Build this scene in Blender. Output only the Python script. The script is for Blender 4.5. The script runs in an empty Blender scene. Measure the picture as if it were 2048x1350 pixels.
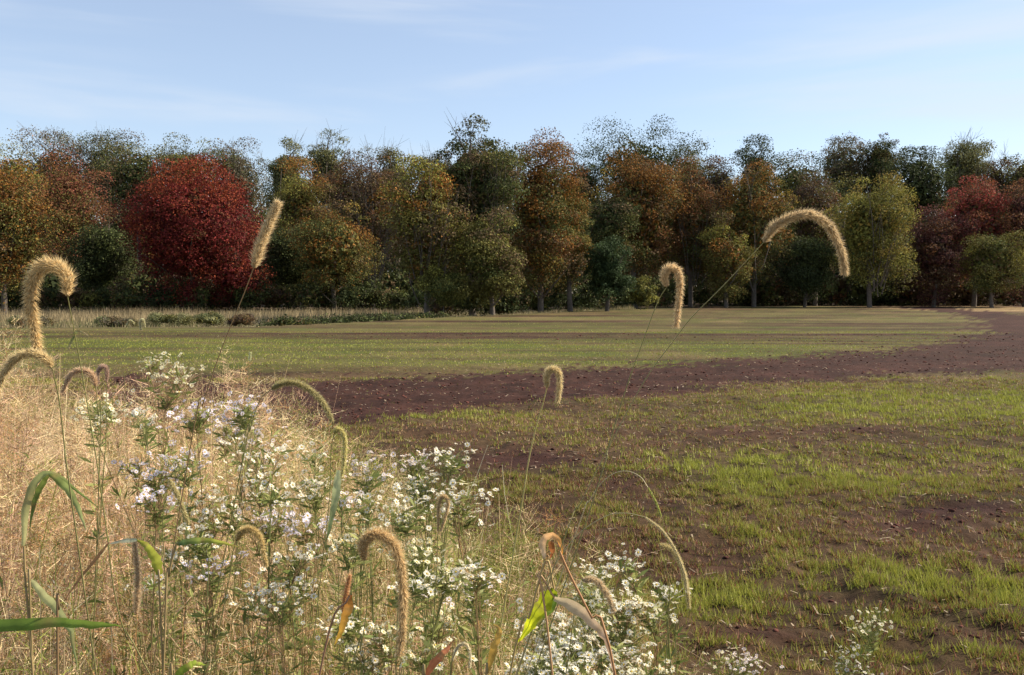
import bpy, math, random
import numpy as np
from mathutils import Vector

# ------------------------------------------------------------------ camera, world, sun, exposure
SC = bpy.context.scene
F_PX = 1740.0                 # focal length in pixels of the 2048 px wide photograph
CAM_H = 1.6
PITCH = math.atan(90.0 / F_PX)
cd = bpy.data.cameras.new('camera'); cam = bpy.data.objects.new('camera', cd)
SC.collection.objects.link(cam)
cam.location = (0, 0, CAM_H); cam.rotation_euler = (math.pi / 2 - PITCH, 0, 0)
cd.sensor_width = 36; cd.lens = 36 * F_PX / 2048; cd.clip_start = 0.02; cd.clip_end = 8000
SC.camera = cam

SUN_EL, SUN_AZ = math.radians(40), math.radians(76)     # azimuth clockwise from +Y (straight ahead) towards +X
sd = Vector((math.sin(SUN_AZ) * math.cos(SUN_EL), math.cos(SUN_AZ) * math.cos(SUN_EL), math.sin(SUN_EL)))
sl = bpy.data.lights.new('sun', 'SUN'); sl.energy = 5.0; sl.angle = math.radians(0.53); sl.color = (1.0, 0.89, 0.72)
so = bpy.data.objects.new('sun', sl); so.rotation_euler = (-sd).to_track_quat('-Z', 'Y').to_euler(); so.location = (60, 40, 60)
SC.collection.objects.link(so)

W = bpy.data.worlds.new('World'); SC.world = W; W.use_nodes = True
nt = W.node_tree; N = nt.nodes; L = nt.links; N.clear()
out = N.new('ShaderNodeOutputWorld'); bg = N.new('ShaderNodeBackground'); bg.inputs[1].default_value = 0.098
sky = N.new('ShaderNodeTexSky'); sky.sky_type = 'NISHITA'; sky.sun_disc = False
sky.sun_elevation = SUN_EL; sky.sun_rotation = SUN_AZ; sky.air_density = 1.0; sky.dust_density = 0.3; sky.ozone_density = 1.6
tc = N.new('ShaderNodeTexCoord'); mp = N.new('ShaderNodeMapping'); mp.inputs['Rotation'].default_value = (0.0, math.radians(7), 0.0); mp.inputs['Location'].default_value = (1.7, .4, .35)
mp.inputs['Scale'].default_value = (1.0, 1.0, 9.0)
L.new(tc.outputs['Generated'], mp.inputs[0])
n1 = N.new('ShaderNodeTexNoise'); n1.inputs['Scale'].default_value = 1.3; n1.inputs['Detail'].default_value = 5; n1.inputs['Roughness'].default_value = .5
n1.inputs['Distortion'].default_value = .5
L.new(mp.outputs[0], n1.inputs[0])
cr = N.new('ShaderNodeMapRange'); cr.interpolation_type = 'SMOOTHSTEP'
cr.inputs[1].default_value = .42; cr.inputs[2].default_value = .64; cr.inputs[3].default_value = .26; cr.inputs[4].default_value = .72
L.new(n1.outputs[0], cr.inputs[0])
mx = N.new('ShaderNodeMixRGB'); mx.inputs[2].default_value = (4.1, 4.7, 5.3, 1)
L.new(cr.outputs[0], mx.inputs[0]); L.new(sky.outputs[0], mx.inputs[1]); tint = N.new('ShaderNodeMixRGB'); tint.blend_type = 'MULTIPLY'; tint.inputs[0].default_value = 1; tint.inputs[2].default_value = (1.0, .96, .96, 1)
L.new(mx.outputs[0], tint.inputs[1]); L.new(tint.outputs[0], bg.inputs[0]); L.new(bg.outputs[0], out.inputs[0])

SC.view_settings.view_transform = 'Standard'; SC.view_settings.look = 'None'
SC.view_settings.exposure = 0.95; SC.view_settings.gamma = 1; SC.view_settings.use_curve_mapping = False
SC.render.engine = 'CYCLES'
SC.cycles.max_bounces = 6; SC.cycles.diffuse_bounces = 3; SC.cycles.transmission_bounces = 4; SC.cycles.glossy_bounces = 2
SC.cycles.use_denoising = True

rng = np.random.default_rng(11)
random.seed(5)

# ------------------------------------------------------------------ helpers
def ray(px, py):
    u = (px - 1024) / F_PX; v = -(py - 675) / F_PX
    c, s = math.cos(PITCH), math.sin(PITCH)
    return np.array([u, c + v * s, -s + v * c])
def P(px, py, d):                     # the point seen at (px, py) at distance d straight ahead
    r = ray(px, py); r = r * (d / r[1]); return np.array([r[0], r[1], r[2] + CAM_H])
def G(px, py):                        # the ground point seen at (px, py)
    r = ray(px, py); t = CAM_H / -r[2]; return np.array([r[0] * t, r[1] * t])
def proj(x, y, z=0.0):
    c, s = math.cos(PITCH), math.sin(PITCH)
    dz = z - CAM_H
    depth = y * c - dz * s; up = y * s + dz * c
    depth = np.maximum(depth, 1e-3)
    return 1024 + F_PX * x / depth, 675 - F_PX * up / depth

def hash2(ix, iy, seed):
    h = (ix.astype(np.int64) * 374761393 + iy.astype(np.int64) * 668265263 + seed * 1442695041) & 0xffffffff
    h = ((h ^ (h >> 13)) * 1274126177) & 0xffffffff
    return ((h ^ (h >> 16)) & 0xffff) / 65535.0
def vnoise(x, y, seed=0):
    ix = np.floor(x); iy = np.floor(y); fx = x - ix; fy = y - iy
    fx = fx * fx * (3 - 2 * fx); fy = fy * fy * (3 - 2 * fy)
    a = hash2(ix, iy, seed); b = hash2(ix + 1, iy, seed); c = hash2(ix, iy + 1, seed); d = hash2(ix + 1, iy + 1, seed)
    return (a * (1 - fx) + b * fx) * (1 - fy) + (c * (1 - fx) + d * fx) * fy
def fbm(x, y, seed=0, o=4):
    s = 0; a = .5; t = 0
    for k in range(o):
        s = s + a * vnoise(x * 2 ** k, y * 2 ** k, seed + k * 17); t += a; a *= .5
    return s / t
def sstep(a, b, x):
    t = np.clip((x - a) / (b - a), 0, 1); return t * t * (3 - 2 * t)
def pip(x, y, poly):
    ins = np.zeros(x.shape, bool); n = len(poly)
    for i in range(n):
        x0, y0 = poly[i]; x1, y1 = poly[(i + 1) % n]
        if y0 == y1: continue
        c = ((y0 > y) != (y1 > y)) & (x < (x1 - x0) * (y - y0) / (y1 - y0) + x0)
        ins ^= c
    return ins

def material(name, rough=.8, trans=0.0, spec=.2, color=None, noise=None, bump=None, bscale=40):
    m = bpy.data.materials.new(name); m.use_nodes = True
    t = m.node_tree; N = t.nodes; L = t.links; N.clear()
    o = N.new('ShaderNodeOutputMaterial'); p = N.new('ShaderNodeBsdfPrincipled')
    p.inputs['Roughness'].default_value = rough; p.inputs['Specular IOR Level'].default_value = spec
    if color is None:
        a = N.new('ShaderNodeAttribute'); a.attribute_name = 'col'; src = a.outputs['Color']
    else:
        a = N.new('ShaderNodeRGB'); a.outputs[0].default_value = (*color, 1); src = a.outputs[0]
    if noise:
        c = N.new('ShaderNodeTexCoord'); n = N.new('ShaderNodeTexNoise'); n.inputs['Scale'].default_value = noise[0]; n.inputs['Detail'].default_value = 6
        n.inputs['Roughness'].default_value = .65
        L.new(c.outputs['Object'], n.inputs[0])
        r = N.new('ShaderNodeMapRange'); r.inputs[1].default_value = .3; r.inputs[2].default_value = .7; r.inputs[3].default_value = 1 - noise[1]; r.inputs[4].default_value = 1 + noise[1]
        L.new(n.outputs[0], r.inputs[0])
        v = N.new('ShaderNodeVectorMath'); v.operation = 'SCALE'; L.new(src, v.inputs[0]); L.new(r.outputs[0], v.inputs['Scale']); src = v.outputs[0]
    L.new(src, p.inputs['Base Color'])
    if bump:
        c2 = N.new('ShaderNodeTexCoord'); n2 = N.new('ShaderNodeTexNoise'); n2.inputs['Scale'].default_value = bscale; n2.inputs['Detail'].default_value = 8
        n2.inputs['Roughness'].default_value = .7
        L.new(c2.outputs['Object'], n2.inputs[0]); b = N.new('ShaderNodeBump'); b.inputs['Distance'].default_value = bump; b.inputs['Strength'].default_value = 1
        L.new(n2.outputs[0], b.inputs['Height']); L.new(b.outputs[0], p.inputs['Normal'])
    if trans > 0:
        tr = N.new('ShaderNodeBsdfTranslucent'); L.new(src, tr.inputs[0]); ms = N.new('ShaderNodeMixShader'); ms.inputs[0].default_value = trans
        L.new(p.outputs[0], ms.inputs[1]); L.new(tr.outputs[0], ms.inputs[2]); L.new(ms.outputs[0], o.inputs[0])
    else:
        L.new(p.outputs[0], o.inputs[0])
    return m

M_GROUND = material('field_soil_and_cover', .95, 0, .1, noise=(9, .45), bump=.02, bscale=22)
M_CLOD = material('crumbly_soil', .95, 0, .1, noise=(60, .3), bump=.004, bscale=120)
M_LEAF = material('autumn_leaves', .75, .22, .12)
M_BARK = material('bark', .9, 0, .1, color=(.12, .10, .082), noise=(4, .4), bump=.02, bscale=8)
M_SHOOT = material('field_shoots', .6, .3, .2)
M_DRY = material('dry_grass', .65, .33, .2)
M_BLADE = material('grass_blade', .55, .4, .18, noise=(60, .2))
M_HEAD = material('foxtail_head', .6, .45, .2)
M_STEM = material('plant_stem', .55, .1, .3)
M_PETAL = material('aster_petals', .6, .35, .2)
M_DISC = material('aster_disc', .8, 0, .1, color=(.55, .38, .06))

def new_mesh(name, verts, faces, mat, cols=None, smooth=False):
    """faces: (n,3) or (n,4) int array, or a list of such arrays."""
    me = bpy.data.meshes.new(name)
    verts = np.asarray(verts, np.float32)
    fl = faces if isinstance(faces, list) else [faces]
    fl = [np.asarray(f, np.int32) for f in fl if len(f)]
    loops = np.concatenate([f.ravel() for f in fl]); tot = np.concatenate([np.full(len(f), f.shape[1], np.int32) for f in fl])
    me.vertices.add(len(verts)); me.vertices.foreach_set('co', verts.ravel())
    me.loops.add(len(loops)); me.loops.foreach_set('vertex_index', loops)
    me.polygons.add(len(tot)); me.polygons.foreach_set('loop_start', np.concatenate([[0], np.cumsum(tot)[:-1]]).astype(np.int32))
    me.polygons.foreach_set('loop_total', tot)
    if smooth: me.polygons.foreach_set('use_smooth', np.ones(len(tot), bool))
    me.update(calc_edges=True)
    if cols is not None:
        a = me.attributes.new('col', 'FLOAT_COLOR', 'POINT')
        c = np.ones((len(verts), 4), np.float32); c[:, :3] = np.clip(cols, 0, 1); a.data.foreach_set('color', c.ravel())
    if mat: me.materials.append(mat)
    return me
def link(name, me, parent=None, loc=None):
    o = bpy.data.objects.new(name, me); SC.collection.objects.link(o)
    if parent is not None: o.parent = parent
    if loc is not None: o.location = loc
    return o
def tag(o, label=None, cat=None, group=None, kind=None):
    if label: o['label'] = label
    if cat: o['category'] = cat
    if group: o['group'] = group
    if kind: o['kind'] = kind
    return o
def empty(name, loc=(0, 0, 0)):
    o = bpy.data.objects.new(name, None); SC.collection.objects.link(o); o.location = loc; o.empty_display_size = .1; return o

class Acc:                                    # collects pieces into one mesh
    def __init__(s): s.v = []; s.f3 = []; s.f4 = []; s.c = []; s.n = 0
    def add(s, v, f, c):
        v = np.asarray(v, float); f = np.asarray(f, int)
        if len(v) == 0: return
        c = np.asarray(c, float)
        if c.ndim == 1: c = np.tile(c, (len(v), 1))
        s.v.append(v); s.c.append(c)
        (s.f3 if f.shape[1] == 3 else s.f4).append(f + s.n); s.n += len(v)
    def mesh(s, name, mat, origin=(0, 0, 0), smooth=False):
        fl = []
        if s.f3: fl.append(np.concatenate(s.f3))
        if s.f4: fl.append(np.concatenate(s.f4))
        return new_mesh(name, np.concatenate(s.v) - np.asarray(origin), fl, mat, np.concatenate(s.c), smooth)

def smooth_path(pts, n):
    pts = np.asarray(pts, float); m = len(pts)
    if m == 2: t = np.linspace(0, 1, n)[:, None]; return pts[0] * (1 - t) + pts[1] * t
    e = np.vstack([2 * pts[0] - pts[1], pts, 2 * pts[-1] - pts[-2]]); o = []
    for s in np.linspace(0, m - 1, n):
        i = min(int(s), m - 2); t = s - i; p0, p1, p2, p3 = e[i:i + 4]
        o.append(.5 * (2 * p1 + (p2 - p0) * t + (2 * p0 - 5 * p1 + 4 * p2 - p3) * t * t + (3 * p1 - p0 - 3 * p2 + p3) * t ** 3))
    return np.array(o)
def frames(path):
    t = np.gradient(path, axis=0); t /= np.linalg.norm(t, axis=1)[:, None] + 1e-9
    ref = np.tile([0.13, 1.0, 0.21], (len(path), 1)); a = np.cross(t, ref); a /= np.linalg.norm(a, axis=1)[:, None] + 1e-9
    return t, a, np.cross(t, a)
def tube(path, rad, sides=5):
    path = np.asarray(path); n = len(path); rad = np.broadcast_to(rad, (n,)); t, a, b = frames(path)
    th = np.arange(sides) * 2 * math.pi / sides
    v = path[:, None, :] + rad[:, None, None] * (np.cos(th)[None, :, None] * a[:, None, :] + np.sin(th)[None, :, None] * b[:, None, :])
    i = np.arange(n - 1)[:, None] * sides; j = np.arange(sides)[None, :]; k = (j + 1) % sides
    return v.reshape(-1, 3), np.stack([i + j, i + k, i + sides + k, i + sides + j], -1).reshape(-1, 4)

# ------------------------------------------------------------------ ground, field, strip of bare soil
EDGE_PX = [(-900, 656), (-200, 656), (160, 655), (500, 654), (700, 645), (850, 636), (1000, 630), (1200, 621), (1400, 614), (1700, 611), (2048, 609), (2400, 608), (2900, 607)]
EDGE = np.array([G(*p) for p in EDGE_PX])
BAND_UP = [(330, 742), (420, 752), (560, 762), (700, 757), (850, 752), (1000, 745), (1200, 735), (1400, 724), (1600, 712), (1760, 702), (1880, 686), (1950, 668), (1972, 652), (1955, 640), (1910, 627), (1830, 617), (1760, 612.5)]
BAND_LO = [(1880, 612.5), (1930, 619), (2000, 626), (2100, 636), (2400, 655), (2600, 700), (2500, 715), (2200, 731), (2048, 741), (1900, 750), (1700, 760), (1500, 772), (1300, 790), (1100, 803), (900, 822), (760, 845), (600, 862), (450, 872), (200, 860), (200, 760)]
BAND = [tuple(G(*p)) for p in BAND_UP + BAND_LO]
BLOBS = [  # px, py, rx, ry, change of cover density: bare patches and lush patches in the field
    (1030, 912, 180, 22, -.75), (900, 868, 110, 16, -.35), (1180, 815, 220, 10, -.4), (1290, 868, 300, 7, -.45), (1450, 886, 330, 8, -.5), (1700, 862, 160, 8, -.5),
    (1840, 1040, 200, 45, -.8), (1930, 1012, 160, 18, -.5), (1960, 1120, 120, 30, -.4), (1560, 1090, 140, 16, -.35), (1640, 1195, 110, 14, -.8), (1500, 1270, 130, 14, -.6),
    (1440, 1110, 70, 40, -.6), (1330, 1010, 60, 16, -.3), (1250, 975, 90, 22, -.45), (1960, 1270, 120, 18, -.6), (1830, 1210, 90, 16, -.5), (1350, 1150, 60, 20, -.5),
    (1400, 925, 200, 32, .5), (1800, 822, 260, 24, .55), (2030, 800, 120, 20, .3), (1830, 1165, 50, 26, .9), (1480, 1080, 100, 26, .5), (2010, 1180, 60, 34, .4),
    (1480, 1200, 130, 36, .35), (1100, 726, 300, 9, .5), (650, 720, 420, 14, .35), (300, 690, 300, 12, .4), (1900, 1300, 120, 20, .3), (1650, 960, 200, 24, .15), (520, 748, 120, 8, -.4), (1010, 830, 180, 12, .2)]
def cover(x, y):
    px, py = proj(x, y)
    y_ = y + (fbm(x * .22, y * .9, 7) - .5) * .12 * y * sstep(6, 20, y) * (1 - .6 * sstep(30, 60, y)) + (vnoise(x * .6, y * 3, 8) - .5) * .04 * y + rng.normal(0, 1, x.shape) * .024 * y
    wob = (fbm(x * .9, y * .9, 3) - .5) * np.clip(y * .05, .15, 1.2) * 1.6 + (vnoise(x * 6, y * 6, 9) - .5) * .2
    band = pip(x + wob, y_ + wob * 1.2, BAND).astype(float)
    d = .87 + (fbm(x * .35, y * .5, 31) - .5) * .85 + (fbm(x * 1.6 + 5, y * 2.2, 47) - .5) * .7
    row = vnoise(x * .05, (y + .03 * x + .0012 * x * x) * 1.35, 71) - .5
    row2 = vnoise(x * .08 + 9, (y + .03 * x + .0012 * x * x) * .42, 73) - .5
    far = sstep(14, 26, y)
    row3 = vnoise(x * .07 + 3, (y + .03 * x + .0012 * x * x) * 3.1, 75) - .5
    d = d + far * (row * 1.0 + row2 * .5 + row3 * 1.0 - .14) - far * (fbm(x * .35, y * .5, 31) - .5) * .55
    for bx, by, rx, ry, a in BLOBS:
        q = ((px - bx) / rx) ** 2 + ((py - by) / ry) ** 2
        d = d + a * np.exp(-q * 1.1)
    d = np.where(y > 60, d * .8 + .1, d)
    return np.clip(d, 0, 1.15) * (1 - .96 * band), band
EX = EDGE[:, 0]; EY = EDGE[:, 1]
def edge_y(x):                        # far edge of the field over x (outside the range it goes on straight)
    return np.interp(x, EX, EY)
def zground(x, y):
    z = (fbm(x * .12, y * .12, 5, 2) - .5) * .03 * sstep(4, 40, y)
    near = (1 - sstep(14, 30, y)) * sstep(2.2, 3, np.hypot(x, y))
    z = z + near * ((fbm(x * 4, y * 4, 15, 4) - .5) * .11 + (fbm(x * 1.1, y * 1.6, 25, 2) - .5) * .06)
    z = z - .55 * sstep(0, 6, y - edge_y(x)) * (y < 400) * (1 - sstep(0, 20, x))
    return z
GREEN = np.array([.082, .092, .022]); SOIL = np.array([.038, .0165, .0125]); STRAW = np.array([.21, .145, .07])
def build_ground():
    tan = np.concatenate([np.linspace(-.78, .78, 340)])
    ang = np.concatenate([np.arctan(tan), np.linspace(math.atan(.78), 2 * math.pi - math.atan(.78), 60)[1:-1]])
    rows = np.concatenate([np.arange(1440, 800, -3.0), np.arange(800, 607, -2.0)])
    R = CAM_H * F_PX / (rows - 585)
    R = np.concatenate([[.05, .4, .8, 1.2, 1.6, 2.0, 2.3, 2.6, 2.9, 3.1], R[R > 3.2], 135 * 1.2 ** np.arange(0, 22)])
    cosr = np.where(np.abs(((ang + math.pi) % (2 * math.pi)) - math.pi) <= math.atan(.78) + 1e-6, np.cos(ang), math.cos(math.atan(.78)))
    rr = R[:, None] / cosr[None, :]
    X = rr * np.sin(ang)[None, :]; Y = rr * np.cos(ang)[None, :]
    Z = zground(X, Y); nr, na = X.shape
    cv, band = cover(X, Y); cv = np.where(Y < 0, .5, cv)
    e = Y - edge_y(X) + (fbm(X * .4, Y * .4, 61) - .5) * 1.0
    # bare soil, then cover; the cover itself is green or straw coloured
    g = GREEN * .8 + (STRAW * .7 - GREEN * .8) * np.clip(.5 - .3 * sstep(14, 22, Y) + .22 * sstep(28, 50, Y) + (fbm(X * .5, Y * .9, 81) - .5) * 1.3, 0, 1)[..., None]
    corner = (sstep(34, 40, X) * sstep(66, 72, Y) * (Y < edge_y(X)))[..., None]; g = g * (1 - corner) + STRAW * 1.15 * corner
    soil = SOIL * (1 + (fbm(X * 2, Y * 2, 91) - .5)[..., None] * .9 + (fbm(X * .8, Y * 2.5, 95) - .5)[..., None] * .8)
    farmix = .3 + .62 * sstep(5, 24, Y)
    c = soil + (g - soil) * np.clip(cv * farmix, 0, 1)[..., None]
    beyond = sstep(-.3, .5, e)[..., None]
    mead = np.array([.15, .115, .06]) + (np.array([.05, .06, .02]) - np.array([.15, .115, .06])) * np.clip(fbm(X * .25, Y * .25, 101) * 1.4 - .2, 0, 1)[..., None]
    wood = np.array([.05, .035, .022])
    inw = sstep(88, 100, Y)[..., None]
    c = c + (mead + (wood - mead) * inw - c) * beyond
    c = np.where((Y < 0)[..., None], np.array([.1, .085, .045]), c)
    v = np.stack([X, Y, Z], -1).reshape(-1, 3)
    i = np.arange(nr - 1)[:, None] * na; j = np.arange(na)[None, :]; k = (j + 1) % na
    f = np.stack([i + j, i + na + j, i + na + k, i + k], -1).reshape(-1, 4)
    cap = np.arange(na)[None, :][:, ::-1]
    me = new_mesh('field', v, f, M_GROUND, c.reshape(-1, 3), smooth=True)
    tag(link('field', me), 'gently rolling farm field with patchy olive seedlings and a curved strip of bare purplish soil', None, None, 'structure')
build_ground()

# ------------------------------------------------------------------ blades in the field, clods
def blades(base, h, w, lean, az, col, segs=1):
    """tapering blades; base (n,3), returns verts, tris/quads"""
    n = len(base); dirx = np.stack([np.cos(az), np.sin(az), np.zeros(n)], 1); side = np.stack([-np.sin(az + .6), np.cos(az + .6), np.zeros(n)], 1)
    if segs == 1:
        tip = base + dirx * (lean * h)[:, None] + np.array([0, 0, 1.0]) * h[:, None]
        v = np.stack([base - side * w[:, None] / 2, base + side * w[:, None] / 2, tip], 1).reshape(-1, 3)
        return v, np.arange(n * 3).reshape(-1, 3), np.repeat(col, 3, 0)
    ts = np.linspace(0, 1, segs + 1); rows = []
    for t in ts:
        c = base + dirx * (lean * h * t * t)[:, None] + np.array([0, 0, 1.0]) * (h * (t - .25 * lean * t * t))[:, None]
        ww = (w * (1 - t * .85) / 2)[:, None]
        rows += [c - side * ww, c + side * ww]
    v = np.stack(rows, 1); m = 2 * (segs + 1)
    q = np.array([[2 * s, 2 * s + 1, 2 * s + 3, 2 * s + 2] for s in range(segs)])
    f = (np.arange(n)[:, None, None] * m + q[None]).reshape(-1, 4)
    return v.reshape(-1, 3), f, np.repeat(col, m, 0)
MARGIN_X = np.array([-9, -5, -2.2, -1.1, -.2, .55, .95, 1.15, 1.6]); MARGIN_Y = np.array([6.2, 5.8, 5.0, 4.3, 3.5, 3.0, 2.6, 2.2, 1.0])
def margin(x, y):                     # >0 inside the weedy margin
    return np.interp(x, MARGIN_X, MARGIN_Y) - y - np.where(x > 1.6, 9, 0)
def build_shoots():
    A = Acc(); straw = Acc()
    for (y0, y1, n, segs, hs, ws) in [(3.2, 7.5, 330000, 1, .95, 1.1), (7.5, 16, 280000, 1, .95, 1.9), (16, 36, 150000, 1, .6, 3.6), (36, 115, 50000, 1, .6, 7)]:
        # even in the plan within a wedge a little wider than the view
        u = rng.random(n); y = np.sqrt(y0 ** 2 + u * (y1 ** 2 - y0 ** 2)); x = (rng.random(n) * 2 - 1) * y * .68
        if y1 < 20:
            q = n // 4; ci = np.arange(n) % q; x, y = x[ci] + rng.normal(0, .013 * ws, n), y[ci] + rng.normal(0, .013 * ws, n)
        else: q = n; ci = np.arange(n)
        tr = rng.random(q)[ci]
        ok = (y < edge_y(x) - .3) & (margin(x, y) < .15); x, y, tr = x[ok], y[ok], tr[ok]
        cv, band = cover(x, y)
        clump = sstep(.38, .62, fbm(x * 9, y * 9, 131, 2)) * 1.15
        pr = np.clip(cv, 0, 1) ** 1.3 * (.14 + 1.25 * clump) * (.78 + .44 * np.sin(6.283 * (y + .03 * x + (vnoise(x * .7, y * .2, 141) - .5) * .12) / .19))
        k = tr < pr * 1.05; tr = (tr * 7919.13) % 1; tr = tr[k]; x, y, cv = x[k], y[k], cv[k]; m = len(x)
        r = np.where(rng.random(m) < .75, tr, rng.random(m)); mixn = fbm(x * .5, y * .9, 81)
        lush = np.clip(cv - .55, 0, .6) / .6
        dry = r < (.52 + (mixn - .5) * .9 - lush * .42)
        red = (rng.random(m) < .30 * (1 - lush))
        g0 = np.array([.12, .12, .026]); g1 = np.array([.36, .37, .06])
        col = g0 + (g1 - g0) * (rng.random(m) * .6 + lush * .4)[:, None]
        col[dry] = np.array([.30, .19, .09]) * (.6 + .8 * rng.random(dry.sum()))[:, None]
        col[red] = np.array([.20, .08, .045]) * (.6 + .8 * rng.random(red.sum()))[:, None]
        h = (.026 + .04 * rng.random(m)) * (.75 + .5 * lush) * hs; h[dry] *= .75
        w = (.004 + .004 * rng.random(m)) * ws
        lean = .2 + .7 * rng.random(m); lean[dry] *= 1.8
        v, f, c = blades(np.stack([x, y, zground(x, y) - .004], 1), h, w, lean, rng.random(m) * 6.283, col, segs)
        A.add(v, f, c)
    tag(link('seedling_cover', A.mesh('seedling_cover', M_SHOOT)), 'short patchy green and straw coloured seedlings sprouting over the ploughed field', 'seedlings', None, 'stuff')
    # straw litter lying flat
    n = 4500; y = np.sqrt(3.2 ** 2 + rng.random(n) * (26 ** 2 - 3.2 ** 2)); y = y * (.35 + .65 * rng.random(n)); y = np.maximum(y, 3.2); x = (rng.random(n) * 2 - 1) * y * .66
    k = margin(x, y) < .1; x, y = x[k], y[k]; n = len(x); az = rng.random(n) * 6.283; l = (.015 + .04 * rng.random(n) ** 2) * (1 + y * .03); wd = .0022 + .0006 * y
    z = zground(x, y) + .012; d = np.stack([np.cos(az), np.sin(az), rng.normal(0, .15, n)], 1) * l[:, None]; s = np.stack([-np.sin(az), np.cos(az), np.zeros(n)], 1) * wd[:, None]
    b = np.stack([x, y, z], 1); v = np.stack([b - s, b + s, b + d + s * .6, b + d - s * .6], 1).reshape(-1, 3)
    c = np.repeat(np.array([.36, .28, .19]) * (.5 + .9 * rng.random(n))[:, None], 4, 0)
    A2 = Acc(); A2.add(v, np.arange(4 * n).reshape(-1, 4), c)
    tag(link('straw_litter', A2.mesh('straw_litter', M_DRY)), 'pale bits of chopped straw lying flat on the bare soil', 'straw', None, 'stuff')
build_shoots()

ICO_V = np.array([[0, 0, 1], [.894, 0, .447], [.276, .851, .447], [-.724, .526, .447], [-.724, -.526, .447], [.276, -.851, .447],
                  [.724, .526, -.447], [-.276, .851, -.447], [-.894, 0, -.447], [-.276, -.851, -.447], [.724, -.526, -.447], [0, 0, -1]])
ICO_F = np.array([[0, 1, 2], [0, 2, 3], [0, 3, 4], [0, 4, 5], [0, 5, 1], [1, 6, 2], [2, 7, 3], [3, 8, 4], [4, 9, 5], [5, 10, 1],
                  [6, 7, 2], [7, 8, 3], [8, 9, 4], [9, 10, 5], [10, 6, 1], [11, 7, 6], [11, 8, 7], [11, 9, 8], [11, 10, 9], [11, 6, 10]])
def build_clods():
    n = 19000; y = 3.2 * (34 / 3.2) ** (rng.random(n) ** .8); x = (rng.random(n) * 2 - 1) * y * .66
    cv, band = cover(x, y); k = (margin(x, y) < .1) & (rng.random(n) < 1.0 - cv * 1.5); x, y = x[k], y[k]; n = len(x)
    s = (.003 + .012 * rng.random(n) ** 3) * (1 + y * .05)
    sc = np.stack([s * (.8 + .9 * rng.random(n)), s * (.8 + .6 * rng.random(n)), s * (.45 + .4 * rng.random(n))], 1)
    v = ICO_V[None] * (1 + rng.normal(0, .16, (n, 12, 1))) * sc[:, None, :]
    a = rng.random(n) * 6.283; ca, sa = np.cos(a)[:, None], np.sin(a)[:, None]
    vx = v[..., 0] * ca - v[..., 1] * sa; vy = v[..., 0] * sa + v[..., 1] * ca
    v = np.stack([vx + x[:, None], vy + y[:, None], v[..., 2] + (zground(x, y) + s * .2)[:, None]], -1).reshape(-1, 3)
    f = (np.arange(n)[:, None, None] * 12 + ICO_F[None]).reshape(-1, 3)
    c = np.repeat(SOIL * (1.0 + 2.6 * rng.random(n) ** 2)[:, None] * np.array([1.1, 1, 1]), 12, 0)
    A = Acc(); A.add(v, f, c)
    tag(link('soil_clods', A.mesh('soil_clods', M_CLOD)), 'crumbly clods of dark reddish brown soil in the bare strip and patches', 'soil clods', None, 'stuff')
build_clods()

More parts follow.
